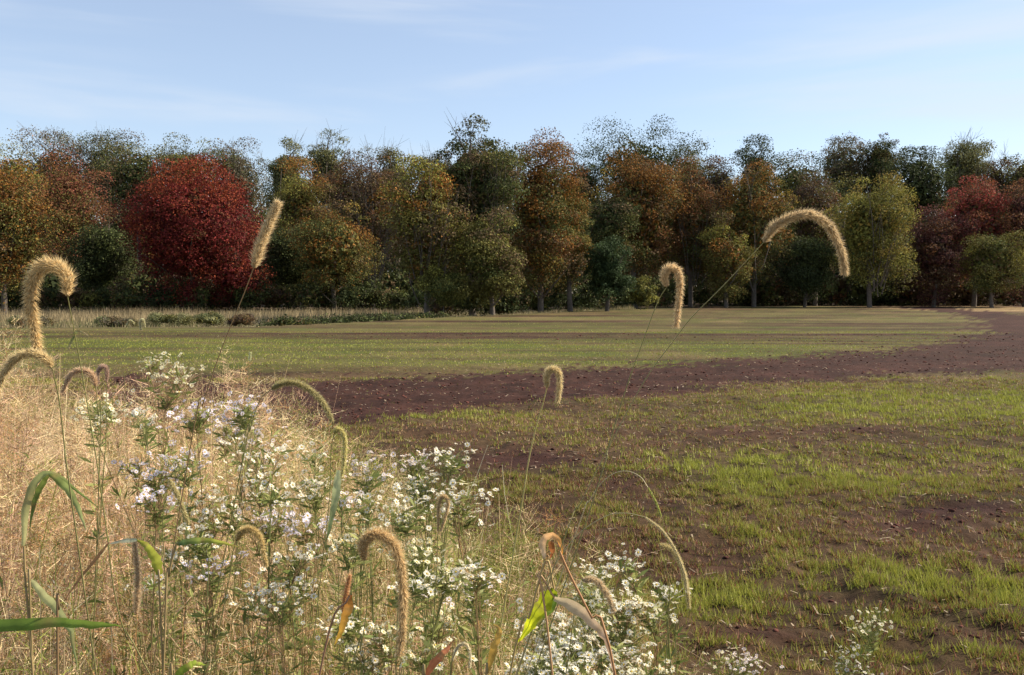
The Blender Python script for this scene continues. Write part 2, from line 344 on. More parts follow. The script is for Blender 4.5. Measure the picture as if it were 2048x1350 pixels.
# ------------------------------------------------------------------ trees
def leaf_faces(p, nrm, size, col, acc):
    n = len(p); nrm = nrm / (np.linalg.norm(nrm, axis=1)[:, None] + 1e-9)
    r = rng.normal(size=(n, 3)); a = np.cross(nrm, r); a /= np.linalg.norm(a, axis=1)[:, None] + 1e-9; b = np.cross(nrm, a)
    s1 = (size * (.6 + .8 * rng.random(n)))[:, None] * .5; s2 = (size * (.4 + .6 * rng.random(n)))[:, None] * .5
    v = np.stack([p - a * s1 - b * s2 * .6, p + a * s1 - b * s2 * .4, p + b * s2 * 1.3 + nrm * s1 * .2], 1).reshape(-1, 3)
    acc.add(v, np.arange(3 * n).reshape(-1, 3), np.repeat(col, 3, 0))
def crown(acc, c, rad, n, size, cols, lobes=40, lump=.3, low=1.0, even=1.0):
    """cols: list of (rgb, weight, height bias) colours of the leaves of whole sprays"""
    c = np.asarray(c, float); rad = np.asarray(rad, float)
    lobes = int(lobes * 1.7); d = rng.normal(size=(lobes, 3)); d /= np.linalg.norm(d, axis=1)[:, None]
    rr = .42 + .5 * rng.random(lobes) ** .55
    so_ = rng.random() * 50; rough = 1 + even * (-.28 + .56 * vnoise(d[:, 0] * 1.7 + so_, d[:, 2] * 1.7 + d[:, 1] * 1.3 + so_, 3))
    lc = np.sign(d) * np.abs(d) ** .97 * (rr * rough)[:, None]
    taper = np.where(lc[:, 2] < 0, 1 + lc[:, 2] * (1 - low), 1.0); lc[:, :2] *= taper[:, None]
    lc[:, 2] = np.clip(lc[:, 2], -.95, .93); lr = lump * (.38 + 1.1 * rng.random(lobes) ** 1.5); mr = (rad[0] * rad[1] * rad[2]) ** (1 / 3) * np.array([1.12, 1.12, .78])
    w = lr ** 2; w /= w.sum(); idx = rng.choice(lobes, n, p=w)
    q = rng.normal(size=(n, 3)); q /= np.linalg.norm(q, axis=1)[:, None]; q[:, 2] = np.where(rng.random(n) < .35, np.abs(q[:, 2]), q[:, 2])
    shell = 1 - .5 * rng.random(n) ** 1.5 + np.abs(rng.normal(0, .14, n))
    off = q * shell[:, None] * (1 + .25 * (vnoise(q[:, 0] * 4 + idx, q[:, 2] * 4 + idx * 3, 7) - .5))[:, None]
    p = c + lc[idx] * rad + off * lr[idx][:, None] * mr
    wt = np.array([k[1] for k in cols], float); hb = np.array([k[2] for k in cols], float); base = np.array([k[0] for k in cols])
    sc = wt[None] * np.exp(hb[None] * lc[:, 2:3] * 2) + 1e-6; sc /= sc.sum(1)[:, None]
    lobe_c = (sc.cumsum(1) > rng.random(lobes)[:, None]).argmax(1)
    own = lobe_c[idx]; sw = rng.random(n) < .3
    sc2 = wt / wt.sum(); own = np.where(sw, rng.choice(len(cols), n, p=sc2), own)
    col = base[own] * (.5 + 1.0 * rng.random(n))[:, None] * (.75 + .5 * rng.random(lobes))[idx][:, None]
    nf = n // 5; fd = rng.normal(size=(nf, 3)); fd /= np.linalg.norm(fd, axis=1)[:, None]; fp = fd * (.62 * rng.random(nf) ** .4)[:, None]; fp[:, :2] *= np.where(fp[:, 2] < 0, 1 + fp[:, 2] * (1 - low), 1.0)[:, None]
    leaf_faces(c + fp * rad, fd + rng.normal(size=(nf, 3)) * .5, np.full(nf, size * 2.4), base[rng.choice(len(cols), nf, p=sc2)] * (.7 + .5 * rng.random(nf))[:, None], acc)
    leaf_faces(p, q * .7 + rng.normal(size=(n, 3)) * .75 + np.array([0, 0, .25]), np.full(n, size), col, acc)
    return c + lc * rad, lr
def limb(acc, p0, p1, r0, r1, bend=.12, sides=5, n=5):
    p0 = np.asarray(p0, float); p1 = np.asarray(p1, float); l = np.linalg.norm(p1 - p0)
    m = (p0 + p1) / 2 + rng.normal(0, bend * l * .5, 3); path = smooth_path([p0, m, p1], n)
    v, f = tube(path, np.linspace(r0, r1, n), sides); acc.add(v, f, np.array([1, 1, 1]))
    return path

OR = (.25, .112, .026); RU = (.175, .08, .034); RED = (.17, .026, .022); DRED = (.09, .015, .015); PK = (.31, .07, .055)
YE = (.30, .215, .05); OL = (.125, .115, .032); DG = (.045, .058, .022); MG = (.08, .095, .03); BR = (.13, .088, .046); GY = (.15, .13, .09)
MAR = (.125, .05, .042); YG = (.24, .225, .05); GG = (.11, .125, .055); LG = (.19, .19, .09)
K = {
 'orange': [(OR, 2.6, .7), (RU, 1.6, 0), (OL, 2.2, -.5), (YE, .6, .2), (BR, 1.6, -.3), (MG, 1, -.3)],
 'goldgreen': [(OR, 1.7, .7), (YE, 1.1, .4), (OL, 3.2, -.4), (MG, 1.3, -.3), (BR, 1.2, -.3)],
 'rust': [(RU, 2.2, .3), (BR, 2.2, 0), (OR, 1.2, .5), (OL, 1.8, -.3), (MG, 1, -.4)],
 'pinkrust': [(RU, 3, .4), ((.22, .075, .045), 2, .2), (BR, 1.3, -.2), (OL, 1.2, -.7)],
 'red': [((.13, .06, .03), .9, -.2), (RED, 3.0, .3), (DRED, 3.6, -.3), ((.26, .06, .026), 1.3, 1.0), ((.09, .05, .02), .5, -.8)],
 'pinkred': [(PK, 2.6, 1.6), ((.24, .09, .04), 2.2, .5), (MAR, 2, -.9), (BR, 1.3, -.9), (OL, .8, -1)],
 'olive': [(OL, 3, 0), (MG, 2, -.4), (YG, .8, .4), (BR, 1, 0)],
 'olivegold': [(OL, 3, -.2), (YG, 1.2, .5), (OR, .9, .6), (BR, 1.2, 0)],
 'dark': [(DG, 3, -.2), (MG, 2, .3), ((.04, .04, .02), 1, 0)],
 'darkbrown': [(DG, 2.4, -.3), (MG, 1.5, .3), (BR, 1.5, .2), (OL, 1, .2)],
 'grey': [(GY, 3, .3), (BR, 2, 0), (GG, 2, .2), (OL, 1, -.3)],
 'brown': [(BR, 3, 0), (RU, 1.2, .2), (OL, 1.6, -.2), ((.09, .06, .045), 2, 0)],
 'yellow': [(YG, 4, .3), (YE, 1.6, .4), (OL, 1.6, -.6), (MG, .8, -.6)],
 'maroon': [(MAR, 3, .3), (BR, 2, -.2), (RU, 1, .3), ((.06, .03, .03), 2, -.3)],
 'palegreen': [(LG, 3, .4), (GG, 2, .2), (OL, 2, -.3)],
 'bushyellow': [(YG, 2, .5), (OL, 3, 0), (MG, 2, -.5)],
 'conifer': [((.035, .055, .022), 3, 0), ((.06, .09, .035), 1.5, .4)],
}
def gz(x, y): return float(zground(np.array([x]), np.array([y]))[0])
def tree(label, px, top, hw, bot, d, kind, n=9000, size=.22, lump=.3, lobes=44, low=.8, trunk=.28, cat='tree', name='tree', group='trees at the edge of the wood', bare=0, extra=None, yrad=None):
    """px, top, bot: centre, top and underside of the crown as seen; hw: half its width; d metres away."""
    t = P(px, top, d); b = P(px, bot, d); x = t[0]; zt = t[2]; zb = max(b[2], .3 if d > 50 else .0); rx = hw / F_PX * d
    z0 = gz(x, d); root = empty(name, (x, d, z0)); tag(root, label, cat, group)
    c = np.array([x, d, (zt + zb) / 2]); rz = (zt - zb) / 2; rad = (rx, yrad or max(rx * .9, 1.0), rz)
    # lobes stand out past the envelope, so shrink it
    k = 1 / (.9 + lump * .5); rad = tuple(r * k for r in rad)
    hw = hw * 1.2; rx *= 1.2
    n = int(n * 2.1); size = size * .88
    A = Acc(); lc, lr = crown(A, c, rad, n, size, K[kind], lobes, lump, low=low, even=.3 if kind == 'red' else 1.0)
    if extra:
        for (ex, ey, ehw, ehh, en, ek) in extra:
            ec = P(ex, ey, d - 1.0); er = ehw / F_PX * d * .85; crown(A, ec, (er, er, ehh / F_PX * d * .85), en, size, K[ek], 14, .42, low=1)
    ob = link('crown', A.mesh('crown', M_LEAF, (x, d, z0)), root)
    T = Acc(); h = zt - z0; r0 = trunk * (.5 + h / 30)
    topz = zt - (zt - zb) * .25; tp = limb(T, (x, d, z0 - .1), (x + rng.normal(0, .3), d, topz), r0, r0 * .25, .03, 7, 9)
    order = rng.permutation(len(lc))[:12 + 8 * bare]
    for i in order:
        e = lc[i]; zz = np.clip(e[2] - (abs(e[0] - x) + abs(e[1] - d)) * .8, z0 + h * .12, topz - .2); j = np.abs(tp[:, 2] - zz).argmin()
        pth = limb(T, tp[j], e, r0 * .35, r0 * .07, .12, 4, 5)
        if bare:
            for _ in range(5 * bare):
                s = pth[rng.integers(1, 5)]; dd = rng.normal(size=3); dd[2] = abs(dd[2]) + .7; dd /= np.linalg.norm(dd)
                q = s + dd * rz * (.18 + .3 * rng.random()); limb(T, s, q, r0 * .08, r0 * .03, .1, 3, 3)
                for _ in range(2):
                    d2 = dd + rng.normal(0, .5, 3); limb(T, (s + q) / 2, (s + q) / 2 + d2 * rz * .16, r0 * .05, r0 * .02, .1, 3, 2)
    if bare:                              # long pale limbs showing on the near side of thin crowns
        for i in rng.permutation(len(lc))[:60]:
            e = lc[i]
            if e[1] > d - rad[1] * .25 or rng.random() < .45: continue
            e = e + np.array([0, -lr[i] * rad[1] * .9, 0]); s0 = np.array([x + (e[0] - x) * .35, d - rad[1] * .55, z0 + (e[2] - z0) * .35])
            limb(T, s0, e, r0 * .22, r0 * .06, .1, 4, 6)
            for _ in range(2): limb(T, s0 * .4 + e * .6, e + rng.normal(0, .9, 3) + np.array([0, 0, .6]), r0 * .1, r0 * .03, .1, 3, 4)
    link('trunk', T.mesh('trunk', M_BARK, (x, d, z0), True), root)
    return root

FT = 'trees at the edge of the wood'; BT = 'trees standing behind the edge of the wood'
# front row, left to right
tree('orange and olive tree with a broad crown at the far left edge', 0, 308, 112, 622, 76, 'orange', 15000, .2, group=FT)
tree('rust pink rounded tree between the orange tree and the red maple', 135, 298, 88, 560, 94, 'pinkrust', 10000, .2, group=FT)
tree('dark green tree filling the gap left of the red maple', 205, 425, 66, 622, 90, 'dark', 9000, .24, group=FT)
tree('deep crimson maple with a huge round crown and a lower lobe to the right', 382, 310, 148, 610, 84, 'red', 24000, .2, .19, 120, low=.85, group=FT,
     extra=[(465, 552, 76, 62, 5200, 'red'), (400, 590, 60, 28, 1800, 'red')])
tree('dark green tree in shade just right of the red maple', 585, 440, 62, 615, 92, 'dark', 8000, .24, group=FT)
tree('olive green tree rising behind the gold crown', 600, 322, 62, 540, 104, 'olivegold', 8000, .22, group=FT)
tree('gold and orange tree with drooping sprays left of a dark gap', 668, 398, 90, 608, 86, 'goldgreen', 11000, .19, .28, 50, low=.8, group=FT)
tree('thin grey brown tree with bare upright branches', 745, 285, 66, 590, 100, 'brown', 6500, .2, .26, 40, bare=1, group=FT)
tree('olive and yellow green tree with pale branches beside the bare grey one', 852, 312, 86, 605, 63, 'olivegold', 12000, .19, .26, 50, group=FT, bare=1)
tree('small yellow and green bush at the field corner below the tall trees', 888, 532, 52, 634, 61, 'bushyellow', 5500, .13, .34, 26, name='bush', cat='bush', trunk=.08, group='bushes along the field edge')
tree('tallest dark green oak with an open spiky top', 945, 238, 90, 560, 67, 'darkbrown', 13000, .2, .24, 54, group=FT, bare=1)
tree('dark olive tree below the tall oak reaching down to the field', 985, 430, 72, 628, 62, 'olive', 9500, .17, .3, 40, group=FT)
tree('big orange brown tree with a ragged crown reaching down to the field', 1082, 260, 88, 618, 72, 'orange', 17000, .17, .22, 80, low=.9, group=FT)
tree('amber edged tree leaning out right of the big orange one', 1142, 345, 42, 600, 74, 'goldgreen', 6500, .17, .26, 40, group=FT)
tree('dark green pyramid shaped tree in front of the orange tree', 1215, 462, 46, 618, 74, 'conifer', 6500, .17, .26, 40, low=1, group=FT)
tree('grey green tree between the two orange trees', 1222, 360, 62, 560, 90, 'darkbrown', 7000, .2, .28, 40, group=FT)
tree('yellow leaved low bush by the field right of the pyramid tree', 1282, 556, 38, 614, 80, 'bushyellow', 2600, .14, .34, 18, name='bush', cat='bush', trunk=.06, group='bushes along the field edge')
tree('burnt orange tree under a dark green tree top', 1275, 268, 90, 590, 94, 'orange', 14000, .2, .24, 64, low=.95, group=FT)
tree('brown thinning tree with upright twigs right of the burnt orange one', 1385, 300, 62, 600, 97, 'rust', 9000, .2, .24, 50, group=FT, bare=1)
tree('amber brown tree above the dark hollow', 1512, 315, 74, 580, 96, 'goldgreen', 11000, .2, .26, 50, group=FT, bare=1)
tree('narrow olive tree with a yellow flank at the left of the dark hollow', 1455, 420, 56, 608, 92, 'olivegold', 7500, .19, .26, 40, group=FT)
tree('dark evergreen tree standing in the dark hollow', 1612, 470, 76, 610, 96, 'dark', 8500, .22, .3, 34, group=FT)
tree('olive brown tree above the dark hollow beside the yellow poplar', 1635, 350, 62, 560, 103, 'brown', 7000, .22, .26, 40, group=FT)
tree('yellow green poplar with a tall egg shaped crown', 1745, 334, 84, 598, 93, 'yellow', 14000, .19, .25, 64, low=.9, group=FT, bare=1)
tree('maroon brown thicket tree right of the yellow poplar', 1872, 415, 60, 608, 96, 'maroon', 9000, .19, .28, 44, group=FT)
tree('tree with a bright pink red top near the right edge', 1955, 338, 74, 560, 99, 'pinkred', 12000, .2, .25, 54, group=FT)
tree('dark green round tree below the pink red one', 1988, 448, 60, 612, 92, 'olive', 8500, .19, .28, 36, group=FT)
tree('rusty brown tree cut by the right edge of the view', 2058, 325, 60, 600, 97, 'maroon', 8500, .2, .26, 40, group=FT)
# back row
back = [
 ('low olive tree top behind the orange tree at far left', 40, 278, 75, 118, 'olivegold', 0), ('greyish thin tree top behind the rust pink tree', 110, 262, 60, 124, 'grey', 1),
 ('thin grey tree top left of the dark green one above the maple', 205, 262, 50, 124, 'grey', 1), ('dark green tree top above the left shoulder of the red maple', 275, 266, 68, 116, 'darkbrown', 0),
 ('olive green tree top above the middle of the red maple', 372, 264, 72, 117, 'olive', 0), ('pale see through tree top above the right shoulder of the maple', 470, 272, 56, 122, 'grey', 1),
 ('pale green spire above the olive tree', 572, 272, 42, 114, 'palegreen', 1), ('pale airy tree with blue sky showing between its leaves', 655, 262, 46, 118, 'palegreen', 1),
 ('brown tree top between the airy pale tree and the bare one', 705, 310, 50, 112, 'brown', 0), ('olive tree top next to the bare grey tree', 785, 288, 46, 114, 'olive', 1),
 ('dark tree top left of the tall oak', 865, 300, 40, 108, 'darkbrown', 1), ('dark tree filling the wood behind the tall oak', 985, 262, 60, 100, 'darkbrown', 1),
 ('low dark tree top right of the big orange tree', 1160, 300, 52, 110, 'darkbrown', 0), ('blue green tree top capping the burnt orange tree', 1275, 246, 100, 112, 'dark', 0),
 ('small green tree top beside the brown thinning tree', 1375, 285, 40, 116, 'olive', 1), ('bare twiggy brown tree top in the dip of the skyline', 1435, 305, 48, 116, 'brown', 1),
 ('small flat dark tree top above the amber brown tree', 1512, 276, 36, 116, 'dark', 0), ('wide dark green tree top right of the amber brown tree', 1600, 292, 72, 116, 'darkbrown', 0),
 ('tall pale backed green tree top left of the poplar top', 1690, 256, 52, 122, 'grey', 0), ('green tree top just above the yellow poplar', 1760, 254, 40, 120, 'darkbrown', 0),
 ('dark green tree top right of the yellow poplar', 1840, 282, 56, 110, 'dark', 0), ('round grey green tree top above the pink red tree', 1928, 256, 54, 118, 'palegreen', 1),
 ('thin brown tree top in the right of the skyline', 1995, 300, 46, 118, 'brown', 1), ('olive tree top at the right edge of the skyline', 2060, 288, 50, 116, 'olive', 1),
]
for (lab, px, top, hw, d, kind, bare) in back:
    hw = hw * 1.3 if kind != 'palegreen' else hw * 1.05
    tree(lab, px, top, hw, top + 190, d, kind, 6500, .24, .27, 40, low=1, bare=bare, group=BT)
def wood_mass():
    A = Acc(); T = Acc()
    for i in range(86):
        x = -104 + i * 2.45 + rng.normal(0, 1); d = 126 + rng.random() * 22 + (6 if i % 2 else 0); h = 15.5 + rng.random() * 3.0
        crown(A, (x, d, h * .48), (4.4, 4, h * .5), 1900, .66, K[random.choice(['darkbrown', 'brown', 'olive', 'rust', 'grey'])], 22, .32)
        limb(T, (x, d, -.2), (x, d, h * .8), .25, .08, .02, 5, 4)
    o = tag(link('woods', A.mesh('woods', M_LEAF)), 'dense mass of mixed autumn woodland behind the front trees', 'woods', None, 'stuff')
    link('trunks', T.mesh('trunks', M_BARK, smooth=True), o)
    o.children[0]['kind'] = 'stuff'
wood_mass()
def undergrowth():
    A = Acc()
    def at(px, base, hpx, wpx, n, ks, size):
        g = G(px, base); d = g[1]; r = wpx / F_PX * d; h = hpx / F_PX * d
        crown(A, (g[0], d, h * .45), (r, r * .6, h * .55), n, size, K[ks], 10, .4)
    for px in range(-60, 2120, 24):
        bl = float(np.interp(px, [-60, 150, 820, 870, 1000, 1200, 1400, 2100], [620, 618, 616, 625, 625, 617, 611, 608]))
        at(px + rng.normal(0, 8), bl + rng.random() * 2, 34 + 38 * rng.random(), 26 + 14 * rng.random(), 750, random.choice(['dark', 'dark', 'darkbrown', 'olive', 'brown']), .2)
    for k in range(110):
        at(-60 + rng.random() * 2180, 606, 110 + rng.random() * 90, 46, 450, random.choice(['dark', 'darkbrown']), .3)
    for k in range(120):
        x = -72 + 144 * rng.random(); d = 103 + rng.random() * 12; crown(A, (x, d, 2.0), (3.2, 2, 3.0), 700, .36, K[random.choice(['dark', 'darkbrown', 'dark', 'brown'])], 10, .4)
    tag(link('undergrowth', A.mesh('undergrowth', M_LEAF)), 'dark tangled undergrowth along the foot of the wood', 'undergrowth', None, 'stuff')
undergrowth()
def far_meadow():
    A = Acc()
    n = 60000; x = rng.uniform(-75, 12, n); y = edge_y(x) + .2 + rng.random(n) ** 1.1 * (96 - edge_y(x)); tall = fbm(x * .15, y * .3, 201)
    h = (.12 + .55 * rng.random(n) * sstep(.35, .65, tall)) * (.4 + .6 * sstep(0, 3, y - edge_y(x))); k = (np.abs(x) < y * .66); x, y, h = x[k], y[k], h[k]; n = len(x)
    reed = sstep(60, 64, y) * (1 - sstep(80, 84, y)) * (x < -6); h = h + .55 * reed * (.5 + .5 * rng.random(n))
    t = (1 - reed)[:, None] * rng.random(n)[:, None] * sstep(.3, .6, fbm(x * .2, y * .2, 207))[:, None] ; col = np.array([.33, .26, .15]) * (1 - t) + np.array([.10, .12, .04]) * t
    v, f, c = blades(np.stack([x, y, zground(x, y)], 1), h, np.full(n, .05), rng.random(n) * .6, rng.random(n) * 6.28, col * (.6 + .7 * rng.random(n))[:, None], 1)
    A.add(v, f, c)
    tag(link('meadow_grass', A.mesh('meadow_grass', M_DRY)), 'pale tan rough grass beyond the far left edge of the field', 'grass', None, 'stuff')
far_meadow()
def shade_strip():  # dark low foliage added to stand in for the shade band past the field edge
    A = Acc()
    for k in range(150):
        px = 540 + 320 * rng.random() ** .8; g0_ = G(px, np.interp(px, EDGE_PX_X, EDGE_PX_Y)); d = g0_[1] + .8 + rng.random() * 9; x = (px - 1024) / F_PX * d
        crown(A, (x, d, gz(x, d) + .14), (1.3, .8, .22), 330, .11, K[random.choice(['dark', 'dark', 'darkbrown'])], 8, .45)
    tag(link('shade_strip', A.mesh('shade_strip', M_LEAF)), 'low dark leafy strip added as the tree shade in the dip just beyond the field edge', 'shade_strip', None, 'stuff')
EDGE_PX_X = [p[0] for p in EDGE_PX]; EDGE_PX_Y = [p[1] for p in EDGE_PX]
shade_strip()
lows = [(335, 652, 26, 46, 'palegreen', 'pale grey green low shrub on the far field edge, left of the pair'), (415, 652, 24, 42, 'palegreen', 'grey green low shrub on the far field edge, below the crimson maple'),
        (235, 654, 16, 40, 'grey', 'low brown weedy clump on the far field edge left of the pale shrubs'), (478, 652, 20, 34, 'brown', 'low rusty shrub on the far field edge right of the pale shrubs'),
        (60, 654, 18, 50, 'grey', 'low brown clump on the far field edge at far left')]
for (px, base, hp, wp, ks, lab) in lows:
    g = G(px, base); d = g[1] + 1.2; tree(lab, px, base - hp, wp, base + 4, d, ks, 2600, .07, .4, 14, name='bush', cat='shrub', trunk=.03, group='low shrubs on the far field edge', low=1)

# ------------------------------------------------------------------ margin of dry grass in front
def margin_height(x, y):
    h = np.interp(x, [-4, -1.6, -1.0, -.5, -.1, .3, .7, 1.1], [1.24, 1.22, 1.15, 1.02, .92, .72, .45, .25])
    return h * (.92 + .3 * (fbm(x * 1.4, y * 1.4, 211, 2) - .5) * 2)
def strands(base, h, w, lean, az, droop, col, K_=6):
    n = len(base); dx = np.stack([np.cos(az), np.sin(az), np.zeros(n)], 1); a2 = az + 1.57 + rng.normal(0, .7, n); side = np.stack([np.cos(a2), np.sin(a2), rng.normal(0, .2, n)], 1)
    wob = rng.normal(0, .05, (n, 3)) * h[:, None]; rows = []; ctr = []
    for t in np.linspace(0, 1, K_ + 1):
        c = base + dx * (h * (lean * t + droop * t ** 3))[:, None] + np.array([0, 0, 1.]) * (h * (t - droop * .75 * t ** 4))[:, None] + wob * math.sin(t * 3.14 * 1.5)
        ww = (w * (1 - .75 * t) * .5)[:, None]; rows += [c - side * ww, c + side * ww]; ctr.append(c)
    m = 2 * (K_ + 1); q = np.array([[2 * s, 2 * s + 1, 2 * s + 3, 2 * s + 2] for s in range(K_)])
    return np.stack(rows, 1).reshape(-1, 3), (np.arange(n)[:, None, None] * m + q[None]).reshape(-1, 4), np.repeat(col, m, 0), np.stack(ctr, 1)
TAN = np.array([.70, .54, .30]); PINK = np.array([.64, .42, .29]); ORG = np.array([.42, .23, .10]); GRN = np.array([.22, .25, .05]); PALE = np.array([.75, .62, .38])
def pick_cols(x, n):
    green = np.interp(x, [-2.5, -1.3, -.8, -.2, .4, 1.0], [.08, .14, .32, .38, .42, .45])
    r = rng.random(n); c = TAN[None] * np.ones((n, 1)); c[r < .45] = PINK; c[r < .16] = ORG; c[r > .86] = PALE
    c[rng.random(n) < green] = GRN; return c * (.4 + 1.0 * rng.random(n) ** 1.1)[:, None]
def sample_margin(n, ymin=1.25):
    x = rng.uniform(-4.6, 1.3, n * 4); y = ymin + rng.random(n * 4) * 4.8
    k = (margin(x, y) > 0) & (np.abs(x) < y * .72 + .25) & (y > 1.05 + np.maximum(0, x + .2) * .9); return x[k][:n], y[k][:n]
def dry_grass():
    A = Acc()
    def patch(c, x, y): return c * (.55 + .9 * fbm(x * 2.2, y * 2.2, 231))[:, None]
    x, y = sample_margin(14500); n = len(x); h = margin_height(x, y) * (.45 + .55 * rng.random(n) ** .6)
    w = .0022 + .0034 * rng.random(n) ** 2
    v, f, c, ctr = strands(np.stack([x, y, np.zeros(n)], 1), h, w, rng.normal(0, .16, n), rng.random(n) * 6.28, rng.random(n) ** 2 * .7, patch(pick_cols(x, n), x, y), 5)
    A.add(v, f, c)
    # broader curled leaves
    x, y = sample_margin(6500); n = len(x); h = margin_height(x, y) * (.3 + .6 * rng.random(n))
    v, f, c, _ = strands(np.stack([x, y, h * .35 * rng.random(n)], 1), h * .75, .004 + .006 * rng.random(n), rng.normal(.35, .25, n), rng.random(n) * 6.28, .5 + rng.random(n) * .8, pick_cols(x, n), 7)
    A.add(v, f, c)
    # stout crossing stalks
    x, y = sample_margin(900, 1.2); k = x < .1; x, y = x[k], y[k]; n = len(x); h = margin_height(x, y) * (.75 + .35 * rng.random(n))
    v, f, c, _ = strands(np.stack([x, y, np.zeros(n)], 1), h, .003 + .003 * rng.random(n), rng.normal(0, .45, n), rng.random(n) * 6.28, rng.random(n) * .4, pick_cols(x, n) * 1.1, 7); A.add(v, f, c)
    # short crossing bits: branchlets of the airy seed panicles, and their spikelets
    x, y = sample_margin(3700); n = len(x)
    k = rng.random(n) < np.interp(x, [-3, -1, 0, .6, 1.1], [1, 1, .75, .6, .4]); x, y = x[k], y[k]; n = len(x)
    hh = margin_height(x, y) * (.55 + .5 * rng.random(n)); m = 34
    c0 = np.stack([x, y, hh], 1); bx = np.repeat(c0, m, 0); nn = n * m
    s = bx + np.stack([rng.normal(0, .012, nn), rng.normal(0, .012, nn), -rng.random(nn) * .22], 1)
    dr = np.stack([rng.normal(0, 1, nn), rng.normal(0, 1, nn), .6 + rng.random(nn) * .8], 1); dr /= np.linalg.norm(dr, axis=1)[:, None]; ln = .03 + .09 * rng.random(nn)
    e = s + dr * ln[:, None] - np.array([0, 0, 1.]) * (ln * .25)[:, None]
    sd_ = np.cross(dr, rng.normal(size=(nn, 3))); sd_ /= np.linalg.norm(sd_, axis=1)[:, None]; wv = sd_ * .0008
    base_c = np.repeat(patch(pick_cols(x, n), x, y) * 1.1, m, 0)
    A.add(np.stack([s - wv, s + wv, e], 1).reshape(-1, 3), np.arange(3 * nn).reshape(-1, 3), np.repeat(base_c, 3, 0))
    for q in range(3):
        t = .45 + .55 * rng.random(nn)[:, None]; p = s + (e - s) * t + rng.normal(0, .004, (nn, 3)); d2 = dr + rng.normal(0, .5, (nn, 3)); l2 = .003 + .004 * rng.random(nn)[:, None]; w2 = np.cross(d2, rng.normal(size=(nn, 3))); w2 /= np.linalg.norm(w2, axis=1)[:, None]
        cc = base_c * np.array([1.15, 1.05, 1.0]) * (.6 + .8 * rng.random(nn))[:, None]
        A.add(np.stack([p, p + d2 * l2 * .5 + w2 * .0017, p + d2 * l2], 1).reshape(-1, 3), np.arange(3 * nn).reshape(-1, 3), np.repeat(cc, 3, 0))
    tag(link('dry_grass', A.mesh('dry_grass', M_DRY)), 'dense tangled margin of tan and pinkish dead grass in front of the field', 'grass', None, 'stuff')
    # low green weeds at the foot
    B = Acc(); x, y = sample_margin(20000); n = len(x); hm = margin_height(x, y); z = hm * rng.random(n) ** 1.3 * .85
    p = np.stack([x, y, z], 1); t = rng.random(n)[:, None]; col = np.array([.07, .11, .025]) * (1 - t) + np.array([.17, .2, .045]) * t
    k = rng.random(n) < np.interp(x, [-2.5, -1.2, -.5, .5, 1.2], [.15, .3, .9, 1, 1]); p, col = p[k], col[k]; n = len(p)
    d = rng.normal(size=(n, 3)); d[:, 2] = np.abs(d[:, 2]) * .7; d /= np.linalg.norm(d, axis=1)[:, None]; s = np.cross(d, rng.normal(size=(n, 3))); s /= np.linalg.norm(s, axis=1)[:, None]
    l = (.018 + .035 * rng.random(n))[:, None]; w = (.0018 + .0025 * rng.random(n))[:, None]
    B.add(np.stack([p, p + d * l * .45 + s * w, p + d * l - np.array([0, 0, .3]) * l, p + d * l * .45 - s * w], 1).reshape(-1, 3), np.arange(4 * n).reshape(-1, 4), np.repeat(col, 4, 0))
    tag(link('weed_leaves', B.mesh('weed_leaves', M_SHOOT)), 'small green weed leaves scattered low through the dry grass margin', 'weeds', None, 'stuff')
dry_grass()

# ------------------------------------------------------------------ blade-like leaves
def blade_mesh(pts, width, c0, c1, origin, fold=.25, n=16, twist=0.0, tiprow=1.0):
    path = smooth_path(pts, n); t, a, b = frames(path); s = np.linspace(0, 1, n)
    w = width * np.clip(np.minimum(.45 + s * 2.5, 1), 0, 1) * np.clip((1 - s ** 2.6) * tiprow + (1 - tiprow), .02, 1) / 2
    w = w * (.88 + .24 * rng.random(n)); path = path + rng.normal(0, 1, (n, 3)) * width * .05
    view = path - np.array([0, 0, CAM_H]); up = np.cross(t, view); up /= np.linalg.norm(up, axis=1)[:, None] + 1e-9
    nv = np.cross(up, t); ang = twist * s; sd_ = up * np.cos(ang)[:, None] + nv * np.sin(ang)[:, None]; nn = np.cross(sd_, t)
    v = np.stack([path - sd_ * w[:, None], path - sd_ * w[:, None] * .5 - nn * w[:, None] * fold * .5, path - nn * (w * fold)[:, None], path + sd_ * w[:, None] * .5 - nn * w[:, None] * fold * .5, path + sd_ * w[:, None]], 1).reshape(-1, 3)
    i = np.arange(n - 1)[:, None] * 5; j = np.arange(4)[None]; f = np.stack([i + j, i + j + 1, i + j + 6, i + j + 5], -1).reshape(-1, 4)
    c = np.array(c0)[None] * (1 - s)[:, None] + np.array(c1)[None] * s[:, None]; c = c * (.75 + .5 * rng.random(n))[:, None]; spots = (rng.random(n) < .15)[:, None]; c = np.where(spots, c * .5 + np.array([.3, .2, .08]) * .5, c)
    cc = np.repeat(c[:, None], 5, 1); cc[:, 2] *= 1.15
    return new_mesh('leaf', v - np.asarray(origin), f, M_BLADE, cc.reshape(-1, 3), True)

